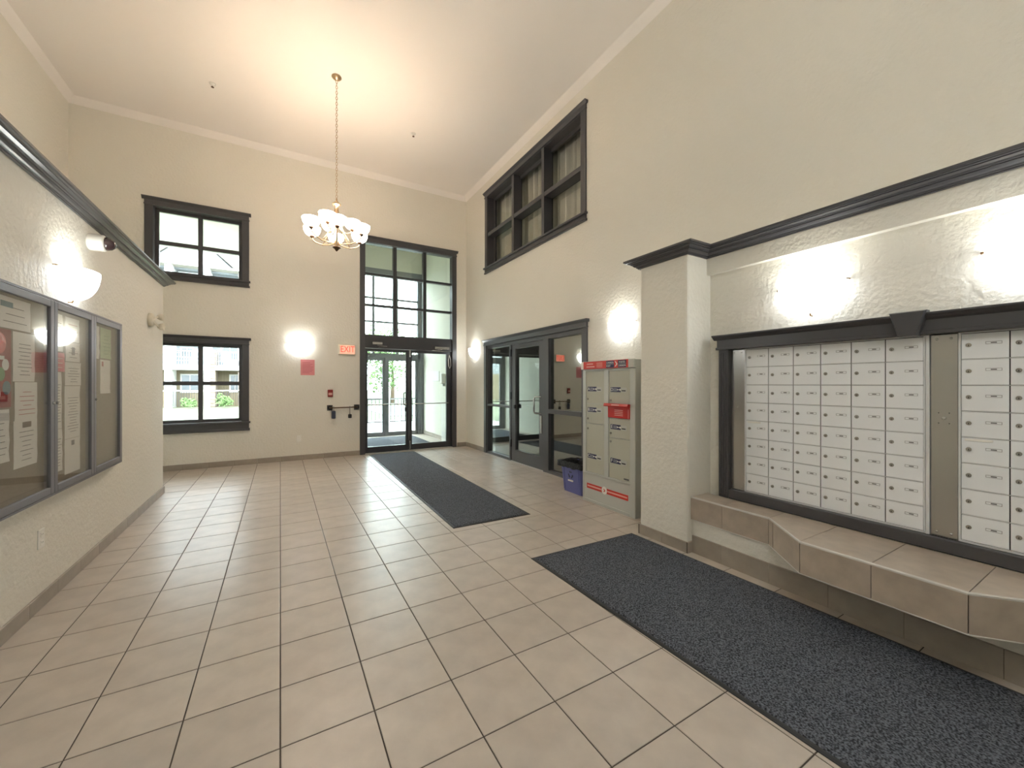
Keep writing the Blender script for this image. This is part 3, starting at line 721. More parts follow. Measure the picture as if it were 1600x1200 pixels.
# ================================================================== CHANDELIER
def chandelier(CX, CY, label, shade, tone):
    ch = tag(empty('chandelier', (CX, CY, 3.10)), label, 'chandelier', 'lobby chandeliers')
    cF = Vector((math.sin(YAW), math.cos(YAW))); cR = Vector((math.cos(YAW), -math.sin(YAW)))
    MB().lathe([(0, H - .001), (.06, H - .001), (.062, H - .012), (.045, H - .03), (.015, H - .045), (0, H - .05)], CX, CY, 20).build('canopy', 'nickel', ch, True)
    # chain: alternate links
    zc = H - .05; k = 0
    link0 = MB(); link0.tube([(.011 * math.cos(t), 0, .021 * math.sin(t)) for t in [2 * math.pi * q / 10 for q in range(11)]], .003, 5, False)
    lm = link0.mesh('chain_link', 'nickel', Vector((0, 0, 0)))
    link1 = MB(); link1.tube([(0, .011 * math.cos(t), .021 * math.sin(t)) for t in [2 * math.pi * q / 10 for q in range(11)]], .003, 5, False)
    lm2 = link1.mesh('chain_link', 'nickel', Vector((0, 0, 0)))
    while zc > 3.80:
        place('chain_link', (lm, lm2)[k % 2], (CX, CY, zc - .018), ch); zc -= .036; k += 1
    col = [(0, 3.80), (.012, 3.79), (.01, 3.77), (.028, 3.745), (.055, 3.72), (.052, 3.705), (.02, 3.69), (.014, 3.60), (.018, 3.50), (.028, 3.46), (.018, 3.42), (.014, 3.30), (.03, 3.25), (.034, 3.2), (.02, 3.17), (.02, 3.155)]
    MB().lathe(col, CX, CY, 14).build('column', 'nickel', ch, True)
    MB().lathe([(.02, 3.158), (.05, 3.155), (.052, 3.145), (.03, 3.13), (.012, 3.105), (0, 3.095)], CX, CY, 14).build('finial', 'bronze', ch, True)
    bowl = []
    R0, HB = .106, .108
    for i in range(9):
        t = i / 8; bowl.append((.022 + (R0 - .022) * math.sin(t * math.pi / 2) ** .8, HB * (1 - math.cos(t * math.pi / 2)) ** .9))
    inner = [(max(r - .006, .0), z + .004) for r, z in bowl[::-1]]
    def chand_arm(R, zc, phi, upper):
        ph = math.radians(phi); dv = cR * math.sin(ph) - cF * math.cos(ph)
        px, py = CX + dv.x * R, CY + dv.y * R; zb = zc - .055
        if not upper: ctl = [(.02, 3.20), (.10, 3.185), (.2, 3.19), (.29, 3.225), (.33, 3.26), (R, zb - .015)]
        else: ctl = [(.02, 3.43), (.06, 3.37), (.12, 3.345), (.165, 3.36), (.185, 3.385), (R, zb - .012)]
        path = []
        for q in range(len(ctl) - 1):
            for s in range(4):
                t = s / 4; path.append((ctl[q][0] * (1 - t) + ctl[q + 1][0] * t, ctl[q][1] * (1 - t) + ctl[q + 1][1] * t))
        path.append(ctl[-1])
        MB().tube([(CX + dv.x * r, CY + dv.y * r, z) for r, z in path], .0085, 7).build('arm', 'nickel', ch, True)
        if not upper:                                   # scroll strut from the top hub down to the arm
            st = [(.018, 3.69), (.03, 3.60), (.05, 3.48), (.09, 3.36), (.15, 3.26), (.2, 3.18)]
            MB().tube([(CX + dv.x * r, CY + dv.y * r, z) for r, z in st], .006, 6).build('scroll', 'nickel', ch, True)
        MB().lathe([(0, zb - .03), (.012, zb - .028), (.016, zb - .018), (.026, zb - .012), (.03, zb + .002), (0, zb + .002)], px, py, 10).build('cup', 'bronze', ch, True)
        MB().lathe([(0, zb + .002)] + [(r, zb + .002 + z) for r, z in bowl] + [(r, zb + .002 + z) for r, z in inner] + [(0, zb + .007)], px, py, 20).build('glass_shade', shade, ch, True)
        ld = bpy.data.lights.new('bulb', 'POINT'); ld.energy = CHAND_P; ld.color = tone; ld.shadow_soft_size = .03
        lo = bpy.data.objects.new('bulb', ld); COL.objects.link(lo); lo.parent = ch; lo.location = Vector((px, py, zb + .075)) - ORIGIN[ch]
    for k in range(6): chand_arm(.34, 3.367, 25 + 60 * k, False)
    for k in range(3): chand_arm(.19, 3.465, -10 + 120 * k, True)
chandelier(.641, 5.683, 'nine-light brass chandelier with frosted bowl shades hanging before the entrance', 'shade_warm', WARM)
chandelier(.641, -.45, 'nine-light brass chandelier with frosted bowl shades added unseen behind the viewpoint as fill light', 'shade_fill', FILL)  # added out of view to brighten the mailboxes and upper right wall

# ================================================================== PARCEL LOCKER
LX = 3.06
LF = Fr((LX, 0, 0), (0, -1, 0), (-1, 0, 0))
lk = tag(empty('parcel_locker', (LX + .2, 3.195, 0)), 'grey parcel locker with red header and lettered doors A to F', 'parcel locker')
b = MB(LF); LA0, LA1 = -3.592, -2.797
b.box(LA0, LA1, .001, 1.515, -.42, -.012); b.box(LA0 + .002, LA1 - .002, 1.515, 1.60, -.42, -.002); b.build('body', 'locker_frame', lk)
f = MB(LF)
f.bbox(LA0, -3.538, .325, 1.512, -.012, .004, .003); f.bbox(-3.241, -3.172, .325, 1.512, -.012, .004, .003); f.bbox(-2.870, LA1, .001, 1.512, -.012, .004, .003)
f.box(-3.538, -3.241, 1.498, 1.512, -.012, .003); f.box(-3.172, -2.870, 1.492, 1.512, -.012, .003); f.bbox(LA0, -2.870, .322, .345, -.012, .006, .003); f.bbox(LA0, -2.870, .001, .035, -.012, .006, .003); f.box(LA0, LA0 + .02, .035, .322, -.012, .003)
f.build('frame', 'locker_frame', lk)
MB(LF).box(LA0 + .02, -2.870, .035, .322, -.012, -.002).build('kick_panel', 'locker_frame', lk)
hd = MB(LF).bbox(LA0 - .002, LA1, 1.515, 1.606, -.002, .03, .004).build('header', 'locker_frame', lk)
MB(LF).box(LA0 + .045, -3.19, 1.518, 1.602, .03, .0315).build('red_banner', 'red_print', hd)
MB(LF).box(-3.19, -2.865, 1.518, 1.602, .03, .0314).build('red_banner', 'red_print', hd)
MB(LF).box(LA0 + .004, LA0 + .045, 1.518, 1.602, .03, .0314).build('white_edge', 'white_print', hd)
for (x0, x1) in ((-3.178, -3.062), (-3.005, -2.892)):
    MB(LF).box(x0, x1, 1.523, 1.597, .0314, .0322).build('blue_panel', 'blue_print', hd)
    MB(LF).box(x0, x1, 1.5595, 1.5615, .0322, .0328).build('rule', 'white_print', hd)
for t, a, z in (('CANADA', -3.12, 1.577), ('POST', -3.142, 1.541), ('POSTES', -2.948, 1.577), ('CANADA', -2.948, 1.541)):
    text(t, .026, LF, a, z, .0326, 'lettering', 'white_print', hd, sx=.98)
MB(LF).prism([(-3.05, 1.588), (-3.035, 1.588), (-3.012, 1.56), (-3.035, 1.534), (-3.05, 1.534), (-3.028, 1.56)], 2, .0314, .0325).build('emblem', 'white_print', hd)
sm = MB(LF)
for z, x0, x1 in ((1.575, -3.49, -3.385), (1.543, -3.495, -3.36)): sm.box(x0, x1, z - .006, z + .006, .0315, .032)
for q in range(5): sm.box(-3.33, -3.235, 1.535 + q * .0115, 1.5385 + q * .0115, .0315, .032)
sm.build('small_print', 'alarm_pale', hd)
def key_icon(a, b, c, parent):
    k = MB(LF); k.disc_out(a + .022, b, [(.011, c), (.011, c + .0005)], 8); k.box(a - .022, a + .015, b - .003, b + .003, c, c + .0005); k.prism([(a - .022, b + .011), (a - .008, b + .003), (a - .008, b - .003), (a - .022, b - .011)], 2, c, c + .0005)
    k.build('key_icon', 'white_print', parent)
def locker_door(letter, a0, a1, b0, b1, lab, lockz):
    d = MB(LF).bbox(a0 + .003, a1 - .003, b0 + .003, b1 - .003, -.012, -.002, .002).build('door', 'locker_paint', lk)
    x = a0 + .028; c = -.002
    p = MB(LF).box(x, x + .145, lab - .026, lab + .026, c, c + .001).build('name_plate', 'blue_print', d)
    text(letter, .05, LF, x + .02, lab, c + .0016, 'lettering', 'white_print', p)
    s = MB(LF)
    for q in range(3): s.box(x + .04, x + .09, lab - .014 + q * .012, lab - .011 + q * .012, c + .001, c + .0015)
    s.build('small_print', 'mail_frame', p); key_icon(x + .115, lab, c + .001, p)
    w = MB(LF).box(x + .151, x + .228, lab - .026, lab + .022, c, c + .0012).build('number_tag', 'locker_frame', d)
    MB(LF).box(x + .16, x + .215, lab - .016, lab - .004, c + .0012, c + .0016).build('number_print', 'black', w)
    MB(LF).disc_out(a0 + .03, lockz, [(.012, c), (.012, c + .008), (.009, c + .010)], 10).build('lock', 'lock', d)
for args in (('A', -3.538, -3.241, 1.128, 1.498, 1.293, 1.178), ('B', -3.538, -3.241, .90, 1.124, 1.058, .955), ('C', -3.538, -3.241, .345, .896, .53, .84),
             ('D', -3.172, -2.870, 1.142, 1.492, 1.29, 1.175), ('E', -3.172, -2.870, .78, .988, .895, .825), ('F', -3.172, -2.870, .345, .776, .535, .735)): locker_door(*args)
sb = MB(LF).bbox(-3.175, -2.865, .992, 1.125, -.01, .012, .004).build('mail_slot_box', 'red_plastic', lk)
MB(LF).prism([(1.112, .012), (1.142, .012), (1.146, .045), (1.122, .055), (1.112, .05)], 0, -3.195, -2.855).build('flap', 'red_plastic', sb)
s = MB(LF)
for q in range(4): s.box(-3.075, -2.955, 1.018 + q * .018, 1.025 + q * .018, .012, .0126)
s.box(-2.885, -2.878, .992, 1.09, .012, .0126); s.build('small_print', 'alarm_pale', sb)
MB(LF).box(-3.08, -2.97, 1.126, 1.136, .0525, .0535).build('lettering', 'alarm_pale', sb)
for (x0, x1) in ((-3.525, -3.275), (-3.205, -2.895)):
    r = MB(LF).box(x0, x1, .155, .212, -.002, -.001).build('red_banner', 'red_print', lk)
    q = MB(LF); q.box(x0 + .012, x1 - .012, .176, .193, -.001, -.0005); q.build('small_print', 'alarm_pale', r)
e_ = MB(LF).disc_out(-3.24, .184, [(.042, -.002), (.042, 0)], 18).build('emblem', 'white_print', lk)
MB(LF).prism([(-3.255, .20), (-3.24, .20), (-3.222, .184), (-3.24, .168), (-3.255, .168), (-3.238, .184)], 2, 0, .0006).build('emblem_print', 'red_print', e_)
MB(LF).box(-2.955, -2.885, .362, .378, -.002, -.0015).build('maker_plate', 'ink', lk)

# ================================================================== RECYCLING BIN
bn = tag(empty('recycling_bin', (3.26, 3.87, 0)), 'blue plastic recycling bin with black liner beside the parcel locker', 'recycling bin')
def frustum(mb, r0, r1, z0, z1, bv0, bv1, closed=(True, True)):
    def ring(r, bv, z):
        x0, x1, y0, y1 = r; return [(x0 + bv, y0, z), (x1 - bv, y0, z), (x1, y0 + bv, z), (x1, y1 - bv, z), (x1 - bv, y1, z), (x0 + bv, y1, z), (x0, y1 - bv, z), (x0, y0 + bv, z)]
    i = mb.pts(ring(r0, bv0, z0)); j = mb.pts(ring(r1, bv1, z1))
    for k in range(8): mb.f.append([i + k, i + (k + 1) % 8, j + (k + 1) % 8, j + k])
    if closed[0]: mb.f.append([i + k for k in range(8)])
    if closed[1]: mb.f.append([j + k for k in range(8)])
mb = MB(); frustum(mb, (3.125, 3.375, 3.68, 4.055), (3.095, 3.405, 3.645, 4.095), .001, .36, .03, .035, (True, False)); frustum(mb, (3.135, 3.365, 3.69, 4.045), (3.105, 3.395, 3.655, 4.085), .012, .36, .03, .035, (True, False))
mb.build('body', 'bin_blue', bn)
mb = MB()
for s in (3.72, 4.0): frustum(mb, (3.116, 3.126, s, s + .03), (3.090, 3.100, s, s + .03), .03, .33, .003, .003)
mb.build('rib', 'bin_blue', bn)
rng = random.Random(3); mb = MB(); N = 40
rings = []
def rect_pt(t, x0, x1, y0, y1):
    P = 2 * (x1 - x0) + 2 * (y1 - y0); d = t * P
    for (a, b) in (((x0, y0), (x1, y0)), ((x1, y0), (x1, y1)), ((x1, y1), (x0, y1)), ((x0, y1), (x0, y0))):
        L = math.hypot(b[0] - a[0], b[1] - a[1])
        if d <= L: return (a[0] + (b[0] - a[0]) * d / L, a[1] + (b[1] - a[1]) * d / L)
        d -= L
    return (x0, y0)
drop = [rng.uniform(.0, .018) for _ in range(N)]
for (x0, x1, y0, y1, z, jit) in ((3.074, 3.426, 3.624, 4.116, .325, 1), (3.076, 3.424, 3.626, 4.114, .378, .25), (3.098, 3.402, 3.65, 4.09, .385, .3), (3.12, 3.38, 3.675, 4.065, .34, .6), (3.14, 3.36, 3.7, 4.04, .22, .6)):
    r = []
    for k in range(N):
        px, py = rect_pt((k + .5) / N, x0, x1, y0, y1); w = rng.uniform(-.006, .006)
        r.append((px + w, py + w, z - drop[k] * jit if jit == 1 else z + rng.uniform(-.012, .010) * jit * 2))
    rings.append(mb.pts(r))
for a in range(len(rings) - 1):
    for k in range(N): mb.f.append([rings[a] + k, rings[a] + (k + 1) % N, rings[a + 1] + (k + 1) % N, rings[a + 1] + k])
mb.f.append([rings[-1] + k for k in range(N)])
mb.build('bag_liner', 'bag', bn, True)
BF = Fr((3.108, 0, 0), (0, -1, 0), (-1, 0, 0))
sy = MB(BF)
for q in range(3):
    t = math.radians(90 + 120 * q); ca, cb = -3.88 + .034 * math.cos(t), .225 + .034 * math.sin(t); d = t + math.pi / 2
    ux, uy = math.cos(d), math.sin(d); vx, vy = -uy, ux
    P = [(-.026, -.007), (.006, -.007), (.006, -.016), (.026, 0), (.006, .016), (.006, .007), (-.026, .007)]
    sy.prism([(ca + ux * x + vx * y, cb + uy * x + vy * y) for x, y in P], 2, -.004, .0065)
sy.build('recycle_symbol', 'lockbox_blue', bn)
MB(BF).box(-3.925, -3.835, .145, .162, -.004, .0085).build('label_strip', 'white_print', bn)

# ================================================================== BACK WALL FITTINGS
ex = tag(empty('exit_sign', BACK(1.073, 1.894, 0)), 'cream exit sign with red letters beside the entrance doors', 'exit sign')
MB(BACK).bbox(.924, 1.222, 1.894, 2.085, 0, .05, .008).build('case', 'exit_case', ex)
MB(BACK).box(.955, 1.205, 1.915, 2.068, .05, .052).build('face', 'exit_face', ex)
text('EXIT', .165, BACK, 1.083, 1.992, .053, 'lettering', 'exit_ink', ex, sx=.74)
pn = tag(MB(BACK).bbox(.311, .535, 1.508, 1.786, 0, .004, .001).build('wall_notice', 'pink_notice'), 'pink notice sheet under the back wall sconce', 'notice')
s = MB(BACK)
for q, w in enumerate((.11, .15, .17, .16, .17, .13, .16, .12)): s.box(.34, .34 + w, 1.545 + q * .026, 1.552 + q * .026, .004, .0046)
s.build('print', 'pink_dark', pn)
al = tag(empty('fire_alarm_pull', BACK(.79, 1.114, 0)), 'dark red fire alarm pull station above the dark bar', 'fire alarm')
MB(BACK).bbox(.748, .834, 1.114, 1.245, 0, .035, .006).build('case', 'alarm_red', al); MB(BACK).bbox(.757, .825, 1.145, 1.19, .035, .045, .003).build('handle', 'alarm_pale', al)
rl = tag(empty('guide_rail', BACK(1.02, .86, 0)), 'short dark rail on two square plates beside the entrance', 'rail')
for (x0, x1) in ((.738, .832), (1.201, 1.298)):
    pq = MB(BACK).bbox(x0, x1, .862, .962, 0, .012, .003).build('plate', 'black', rl)
    for dx in (.014, x1 - x0 - .014):
        for z in (.876, .948): MB(BACK).disc_out(x0 + dx, z, [(.005, .012), (.005, .014)], 6).build('bolt', 'chrome', pq)
MB(BACK).tube([(.785, .912, .012), (.785, .912, .06), (.80, .914, .072), (1.235, .918, .072), (1.25, .918, .06), (1.25, .918, .012)], .011, 8).build('bar', 'bronze', rl, True)
def lockbox(a, w, z0, z1, m, label):
    r = tag(empty('lockbox', BACK(a, z0, .07)), label, 'lockbox', 'key lockboxes on the rail')
    MB(BACK).bbox(a - w / 2, a + w / 2, z0, z1, .05, .10, .010).build('body', m, r)
    MB(BACK).tube([(a, z1 - .004, .054), (a, .915, .052), (a, .934, .060), (a, .938, .072), (a, .934, .084), (a, .915, .092), (a, z1 - .004, .090)], .005, 6).build('shackle', 'chrome', r, True)
lockbox(.842, .066, .716, .858, 'lockbox_blue', 'long slate-blue key lockbox hanging on the dark rail')
lockbox(1.12, .06, .716, .79, 'black', 'short black key lockbox hanging on the dark rail')
def outlet(fr, a, b, label):
    r = tag(empty('wall_outlet', fr(a, b - .058, 0)), label, 'outlet')
    pl = MB(fr).bbox(a - .036, a + .036, b - .058, b + .058, 0, .007, .002).build('plate', 'white_plastic', r)
    for q in (-.024, .024):
        s_ = MB(fr).bbox(a - .017, a + .017, b + q - .015, b + q + .015, .007, .010, .002).build('socket', 'white_print', pl)
    hs = MB(fr)
    for q in (-.024, .024):
        for x in (-.007, .006): hs.box(a + x - .001, a + x + .001, b + q - .003, b + q + .006, .010, .0103)
    hs.build('slots', 'ink', r)
outlet(BACK, .285, .382, 'white electrical outlet low on the back wall')
outlet(LEFT, 3.50, .418, 'white electrical outlet under the notice board')
# left wall: camera and emergency light
cmr = tag(empty('security_camera', LEFT(4.2, 2.38, 0)), 'white security camera with dark dome under the left crown moulding', 'security camera')
MB(LEFT).disc_out(4.2, 2.425, [(.058, 0), (.062, .01), (.062, .085), (.052, .095)], 20).build('housing', 'white_plastic', cmr, True)
MB(LEFT).disc_out(4.2, 2.425, [(.05, .094), (.05, .105), (.044, .128), (.03, .145), (.012, .152)], 20).build('dome', 'smoked', cmr, True)
em = tag(empty('emergency_light', LEFT(5.85, 2.0, 0)), 'cream twin-head emergency light near the left wall corner', 'emergency light')
MB(LEFT).disc_out(5.80, 2.06, [(.075, 0), (.075, .03), (.06, .04)], 20).build('base', 'exit_case', em, True)
for dz, dy in ((.045, .075), (-.06, .10)):
    st = MB(LEFT).tube([(5.80, 2.06 + dz * .4, .035), (5.80 + dy * .6, 2.06 + dz * .9, .06), (5.80 + dy, 2.06 + dz, .075)], .01, 6).build('bracket', 'exit_case', em)
    hdm = MB(LEFT).disc_out(5.80 + dy, 2.06 + dz, [(.018, .05), (.036, .075), (.04, .105), (.034, .106), (.03, .095)], 14).build('lamp_head', 'exit_case', em, True)
# sprinklers
for (x, y, lab) in ((-.79, 6.66, 'small ceiling sprinkler head on the window side of the chandelier'), (1.86, 6.35, 'small ceiling sprinkler head towards the storefront side')):
    s = tag(empty('sprinkler', (x, y, H - .05)), lab, 'sprinkler', 'ceiling sprinklers')
    MB().lathe([(0, H), (.04, H), (.038, H - .008), (.015, H - .012), (.012, H - .03), (0, H - .03)], x, y, 14).build('escutcheon', 'white_plastic', s, True)
    MB().lathe([(0, H - .03), (.005, H - .03), (.005, H - .042), (.018, H - .044), (.018, H - .047), (0, H - .047)], x, y, 10).build('deflector', 'bronze', s)

# ================================================================== NOTICE BOARD CASE AND PAPERS
BA0, BA1, BZ0, BZ1 = 2.90, 4.684, .685, 1.858; dw = (BA1 - BA0) / 3
nb = tag(empty('notice_board', LEFT(3.8, BZ0, 0)), 'three-door grey metal notice board case with glass doors', 'notice board')
b = MB(LEFT); b.box(BA0, BA1, BZ0, BZ1, 0, .018); b.build('backing', 'felt', nb)
f = MB(LEFT); w = .012
f.box(BA0 - w, BA0, BZ0 - w, BZ1 + w, 0, .06); f.box(BA1, BA1 + w, BZ0 - w, BZ1 + w, 0, .06); f.box(BA0, BA1, BZ0 - w, BZ0, 0, .06); f.box(BA0, BA1, BZ1, BZ1 + w, 0, .06)
for k in (1, 2): f.box(BA0 + k * dw - .006, BA0 + k * dw + .006, BZ0, BZ1, .018, .042)
f.build('case_frame', 'board_metal', nb)
for k in range(3):
    x0, x1 = BA0 + k * dw + .002, BA0 + (k + 1) * dw - .002; sw = .042
    D = MB(LEFT); D.bbox(x0, x0 + sw, BZ0 + .002, BZ1 - .002, .044, .062, .003); D.bbox(x1 - sw, x1, BZ0 + .002, BZ1 - .002, .044, .062, .003); D.bbox(x0 + sw, x1 - sw, BZ0 + .002, BZ0 + .002 + sw, .044, .062, .003); D.bbox(x0 + sw, x1 - sw, BZ1 - .002 - sw, BZ1 - .002, .044, .062, .003)
    dd = D.build('door', 'board_metal', nb)
    MB(LEFT).box(x0 + sw, x1 - sw, BZ0 + sw, BZ1 - sw, .050, .053).build('pane', 'board_glass', dd)
    la = x1 - .02 if k == 0 else x0 + .02
    MB(LEFT).disc_out(la, 1.235, [(.009, .062), (.009, .070), (.006, .072)], 10).build('lock', 'chrome', dd)
prng = random.Random(11)
def paper(x0, x1, z0, z1, m, label, lines, ink='ink', head=None, tilt=0.0, lay=0):
    c0 = .0185 + .0016 * lay
    mb = MB(LEFT); n = 5
    for k in range(n + 1):
        z = z0 + (z1 - z0) * k / n; cu = .004 * abs(math.sin(k * 1.7 + x0 * 9)) * (k / n if k > 3 else 1)
        mb.pts([(x0 + tilt * k / n, z, c0 + cu * .4), (x1 + tilt * k / n, z, c0 + cu), (x1 + tilt * k / n, z, c0 + cu + .0008), (x0 + tilt * k / n, z, c0 + cu * .4 + .0008)])
    for k in range(n):
        for q in range(4): mb.f.append([4 * k + q, 4 * k + (q + 1) % 4, 4 * k + 4 + (q + 1) % 4, 4 * k + 4 + q])
    mb.f += [[0, 1, 2, 3], [4 * n + q for q in range(4)]]
    o = tag(mb.build('paper_notice', m), label, 'paper notice', 'papers pinned in the notice board')
    pr = MB(LEFT); hh = z1 - z0; ww = x1 - x0
    for q in range(lines):
        z = z1 - hh * (.2 + .7 * (q + .5) / lines); L = ww * prng.uniform(.35, .75); cx = (x0 + x1) / 2 + tilt * .5
        pr.box(cx - L / 2, cx + L / 2, z - .0017, z + .0017, c0 + .0052, c0 + .0056)
    pr.build('print', ink, o)
    if head:
        hb = MB(LEFT); hb.box(x0 + ww * head[1], x0 + ww * head[2], z1 - hh * head[4], z1 - hh * head[3], c0 + .0054, c0 + .0058); hb.build('heading', head[0], o)
    return o
paper(3.028, 3.332, 1.642, 1.806, 'paper', 'landscape white letterhead sheet at the top of the first case door', 3, 'ink', ('ink_teal', .06, .42, .16, .34))
red = tag(MB(LEFT).box(2.952, 3.150, 1.228, 1.635, .0185, .0195).build('poster', 'poster_red'), 'dark red poster with round pictures in the notice board', 'poster')
for (a, z, r, m_) in ((3.05, 1.56, .055, 'red_plastic'), (3.10, 1.45, .03, 'paper'), (3.06, 1.40, .035, 'poster_green'), (3.11, 1.33, .036, 'ink_teal'), (3.03, 1.30, .028, 'mail_paint')):
    MB(LEFT).disc_out(a, z, [(r, .0195), (r, .0202)], 16).build('round_picture', m_, red)
MB(LEFT).box(2.96, 3.09, 1.475, 1.495, .0195, .0202).build('heading', 'paper', red)
paper(3.165, 3.378, 1.363, 1.632, 'paper', 'white typed sheet below the letterhead, right of the red poster', 9)
paper(3.178, 3.400, 1.150, 1.360, 'paper', 'white typed sheet in the middle of the first case door', 6, 'ink_red', None, 0, 1)
paper(3.172, 3.405, .891, 1.150, 'paper', 'white sheet with a boxed drawing, lowest in its column', 7, 'ink', ('bronze', .32, .70, .04, .16))
paper(2.95, 3.128, .945, 1.218, 'paper', 'white sheet under the dark red poster', 6)
paper(3.597, 3.722, 1.56, 1.80, 'paper', 'narrow white sheet at the top of the middle case door', 8)
paper(3.757, 3.967, 1.638, 1.798, 'paper', 'pale sheet at the top of the middle case door, hinge side', 4, 'ink_red')
paper(3.764, 3.975, 1.502, 1.634, 'paper', 'white sheet with a dark letter drawing in the middle door', 3, 'ink', ('ink', .40, .60, .25, .65))
paper(3.757, 3.994, 1.340, 1.497, 'paper', 'wrinkled white sheet with bold lines in the middle door', 6)
paper(3.752, 3.979, .983, 1.336, 'paper', 'long white list sheet in the middle door', 13)
paper(3.752, 3.979, .748, .981, 'paper', 'white sheet lowest in the middle door with a dark square mark', 5, 'mail_frame', ('ink', .38, .58, .06, .2))
paper(3.597, 3.748, 1.430, 1.553, 'paper_pink', 'pink half sheet in the middle door', 3, 'paper')
paper(3.597, 3.706, 1.063, 1.427, 'paper', 'tall white list in the middle door under the pink sheet', 14)
paper(3.597, 3.715, .790, 1.060, 'paper', 'white list lowest in the middle door beside the lock', 10)
paper(4.182, 4.327, 1.547, 1.80, 'paper', 'white lined sheet at the top of the third case door', 9, 'mail_frame')
paper(4.353, 4.577, 1.556, 1.80, 'paper_green', 'pale green sheet in the third case door', 6, 'poster_green')
paper(4.353, 4.558, 1.274, 1.545, 'paper', 'cream typed sheet below the pale green one', 7, 'mail_frame', ('ink_red', .08, .25, .06, .2))

# ================================================================== OUTSIDE
struct(MB().box(-60, 60, YV + .15, 90, -.25, -.06).build('ground_lawn', 'grass'), 'sunlit lawn outside')
struct(MB().box(-60, VX0 - .15, YB + TH, YV + .15, -.25, -.06).build('ground_bed', 'grass'), 'lawn strip under the windows')
struct(MB().box(VX1 + .33, 60, YB + TH, YV + .15, -.25, -.06).build('ground_side', 'grass'), 'lawn strip beside the vestibule')
struct(MB().box(0.2, 7.5, YV + .15, 15.5, -.06, -.02).build('ground_walk', 'concrete'), 'pale concrete walk outside the entrance')
struct(MB().box(4, 60, 17.5, 26, -.06, -.03).build('ground_road', 'asphalt'), 'sunlit street beyond the railing')
# porch soffit above the windows
sf = struct(MB().box(-4.6, 1.0, YB + TH, 10.6, 4.28, 4.5).build('porch_roof', 'soffit'), 'white boarded porch soffit above the windows')
k = 0
while 8.2 + k * .125 < 10.58:
    y = 8.2 + k * .125; MB().bbox(-4.6, 1.0, y, y + .117, 4.255, 4.28, .004).build('board', 'soffit', sf); k += 1
MB().box(-4.62, 1.02, 10.6, 10.68, 4.18, 4.52).build('fascia', 'white_trim', sf)
# stone porch pier near the window
pier = tag(empty('stone_pier', (-3.35, 10.35, -.06)), 'stone-clad porch pier outside the lower window', 'pier')
rs = random.Random(5)
MB().box(-3.54, -3.16, 10.16, 10.54, -.06, 3.0).build('core', 'grout', pier); MB().box(-3.5, -3.2, 10.2, 10.5, 3.0, 4.255).build('post', 'white_trim', pier)
z = -.05
while z < 2.95:
    hz = rs.uniform(.09, .16); hz = min(hz, 3.0 - z); x = -3.56
    while x < -3.15:
        wz = min(rs.uniform(.12, .24), -3.14 - x)
        MB().bbox(x, x + wz - .008, 10.135, 10.17, z, z + hz - .008, .006).build('stone', 'stone', pier); x += wz
    y = 10.17
    while y < 10.54:
        wz = min(rs.uniform(.12, .24), 10.56 - y)
        MB().bbox(-3.165, -3.13, y, y + wz - .008, z, z + hz - .008, .006).build('stone', 'stone', pier); y += wz
    z += hz
# apartment building across the lawn
YE = 30.0
EF = Fr((0, YE, -.06), (1, 0, 0), (0, -1, 0))
ab = tag(empty('apartment_building', EF(-4, 0, 0)), 'pale three-storey apartment building with balconies across the lawn', 'building')
w = MB(EF); w.box(-14, 5, 0, 2.3, -8, -1.2); w.build('ground_storey', 'siding_beige', ab)
w = MB(EF); w.box(-14, 5, 2.3, 8.4, -8, -1.2); wl = w.build('upper_storeys', 'siding', ab)
s = MB(EF)
for q in range(24): s.box(-14, 5, 2.6 + q * .24, 2.62 + q * .24, -1.2, -1.18)
s.build('siding_lap', 'white_trim', wl)
for (x0, x1) in ((-5.80, -5.46), (-3.98, -3.68)):
    MB(EF).box(x0, x1, 0, 8.4, -1.2, 0).build('white_column', 'white_trim', ab)
for (x0, x1, zt) in ((-3.68, -3.43, 3.5), (-2.27, -2.05, 2.2)):
    sp = MB(EF).box(x0, x1, 0, zt, -1.2, -.06).build('stone_column', 'stone', ab)
    z = .02; q = 0
    while z < zt - .05:
        MB(EF).bbox(x0 - .01, x1 + .01, z, z + .2, -.07, -.01, .01).build('stone', 'stone', sp); z += .215
for k, (x0, x1) in enumerate(((-5.46, -3.98), (-3.43, -2.05), (-8.0, -5.8), (-2.05, .5))):
    for z0 in (2.25, 4.95):
        MB(EF).box(x0, x1, z0, z0 + .27, -1.2, .1).build('balcony', 'white_trim', ab)
        rg = MB(EF).box(x0, x1, z0 + 1.1, z0 + 1.16, 0, .06).build('railing', 'white_trim', ab)
        pk = MB(EF); n = int((x1 - x0) / .12)
        for q in range(n): pk.box(x0 + .06 + q * .12, x0 + .08 + q * .12, z0 + .27, z0 + 1.1, .02, .04)
        pk.build('pickets', 'mail_frame', rg)
    rg = MB(EF).box(x0, x1, .98, 1.04, 0, .06).build('railing', 'white_trim', ab); pk = MB(EF)
    for q in range(int((x1 - x0) / .12)): pk.box(x0 + .06 + q * .12, x0 + .085 + q * .12, .1, .98, .02, .04)
    pk.build('pickets', 'iron', rg)
def ewin(x0, x1, z0, z1):
    fr_ = MB(EF).box(x0 - .08, x1 + .08, z0 - .08, z1 + .08, -1.2, -1.15).build('window', 'white_trim', ab)
    MB(EF).box(x0, (x0 + x1) / 2 - .02, z0, z1, -1.15, -1.13).build('pane', 'win_dark', fr_); MB(EF).box((x0 + x1) / 2 + .02, x1, z0, z1, -1.15, -1.13).build('pane', 'win_dark', fr_)
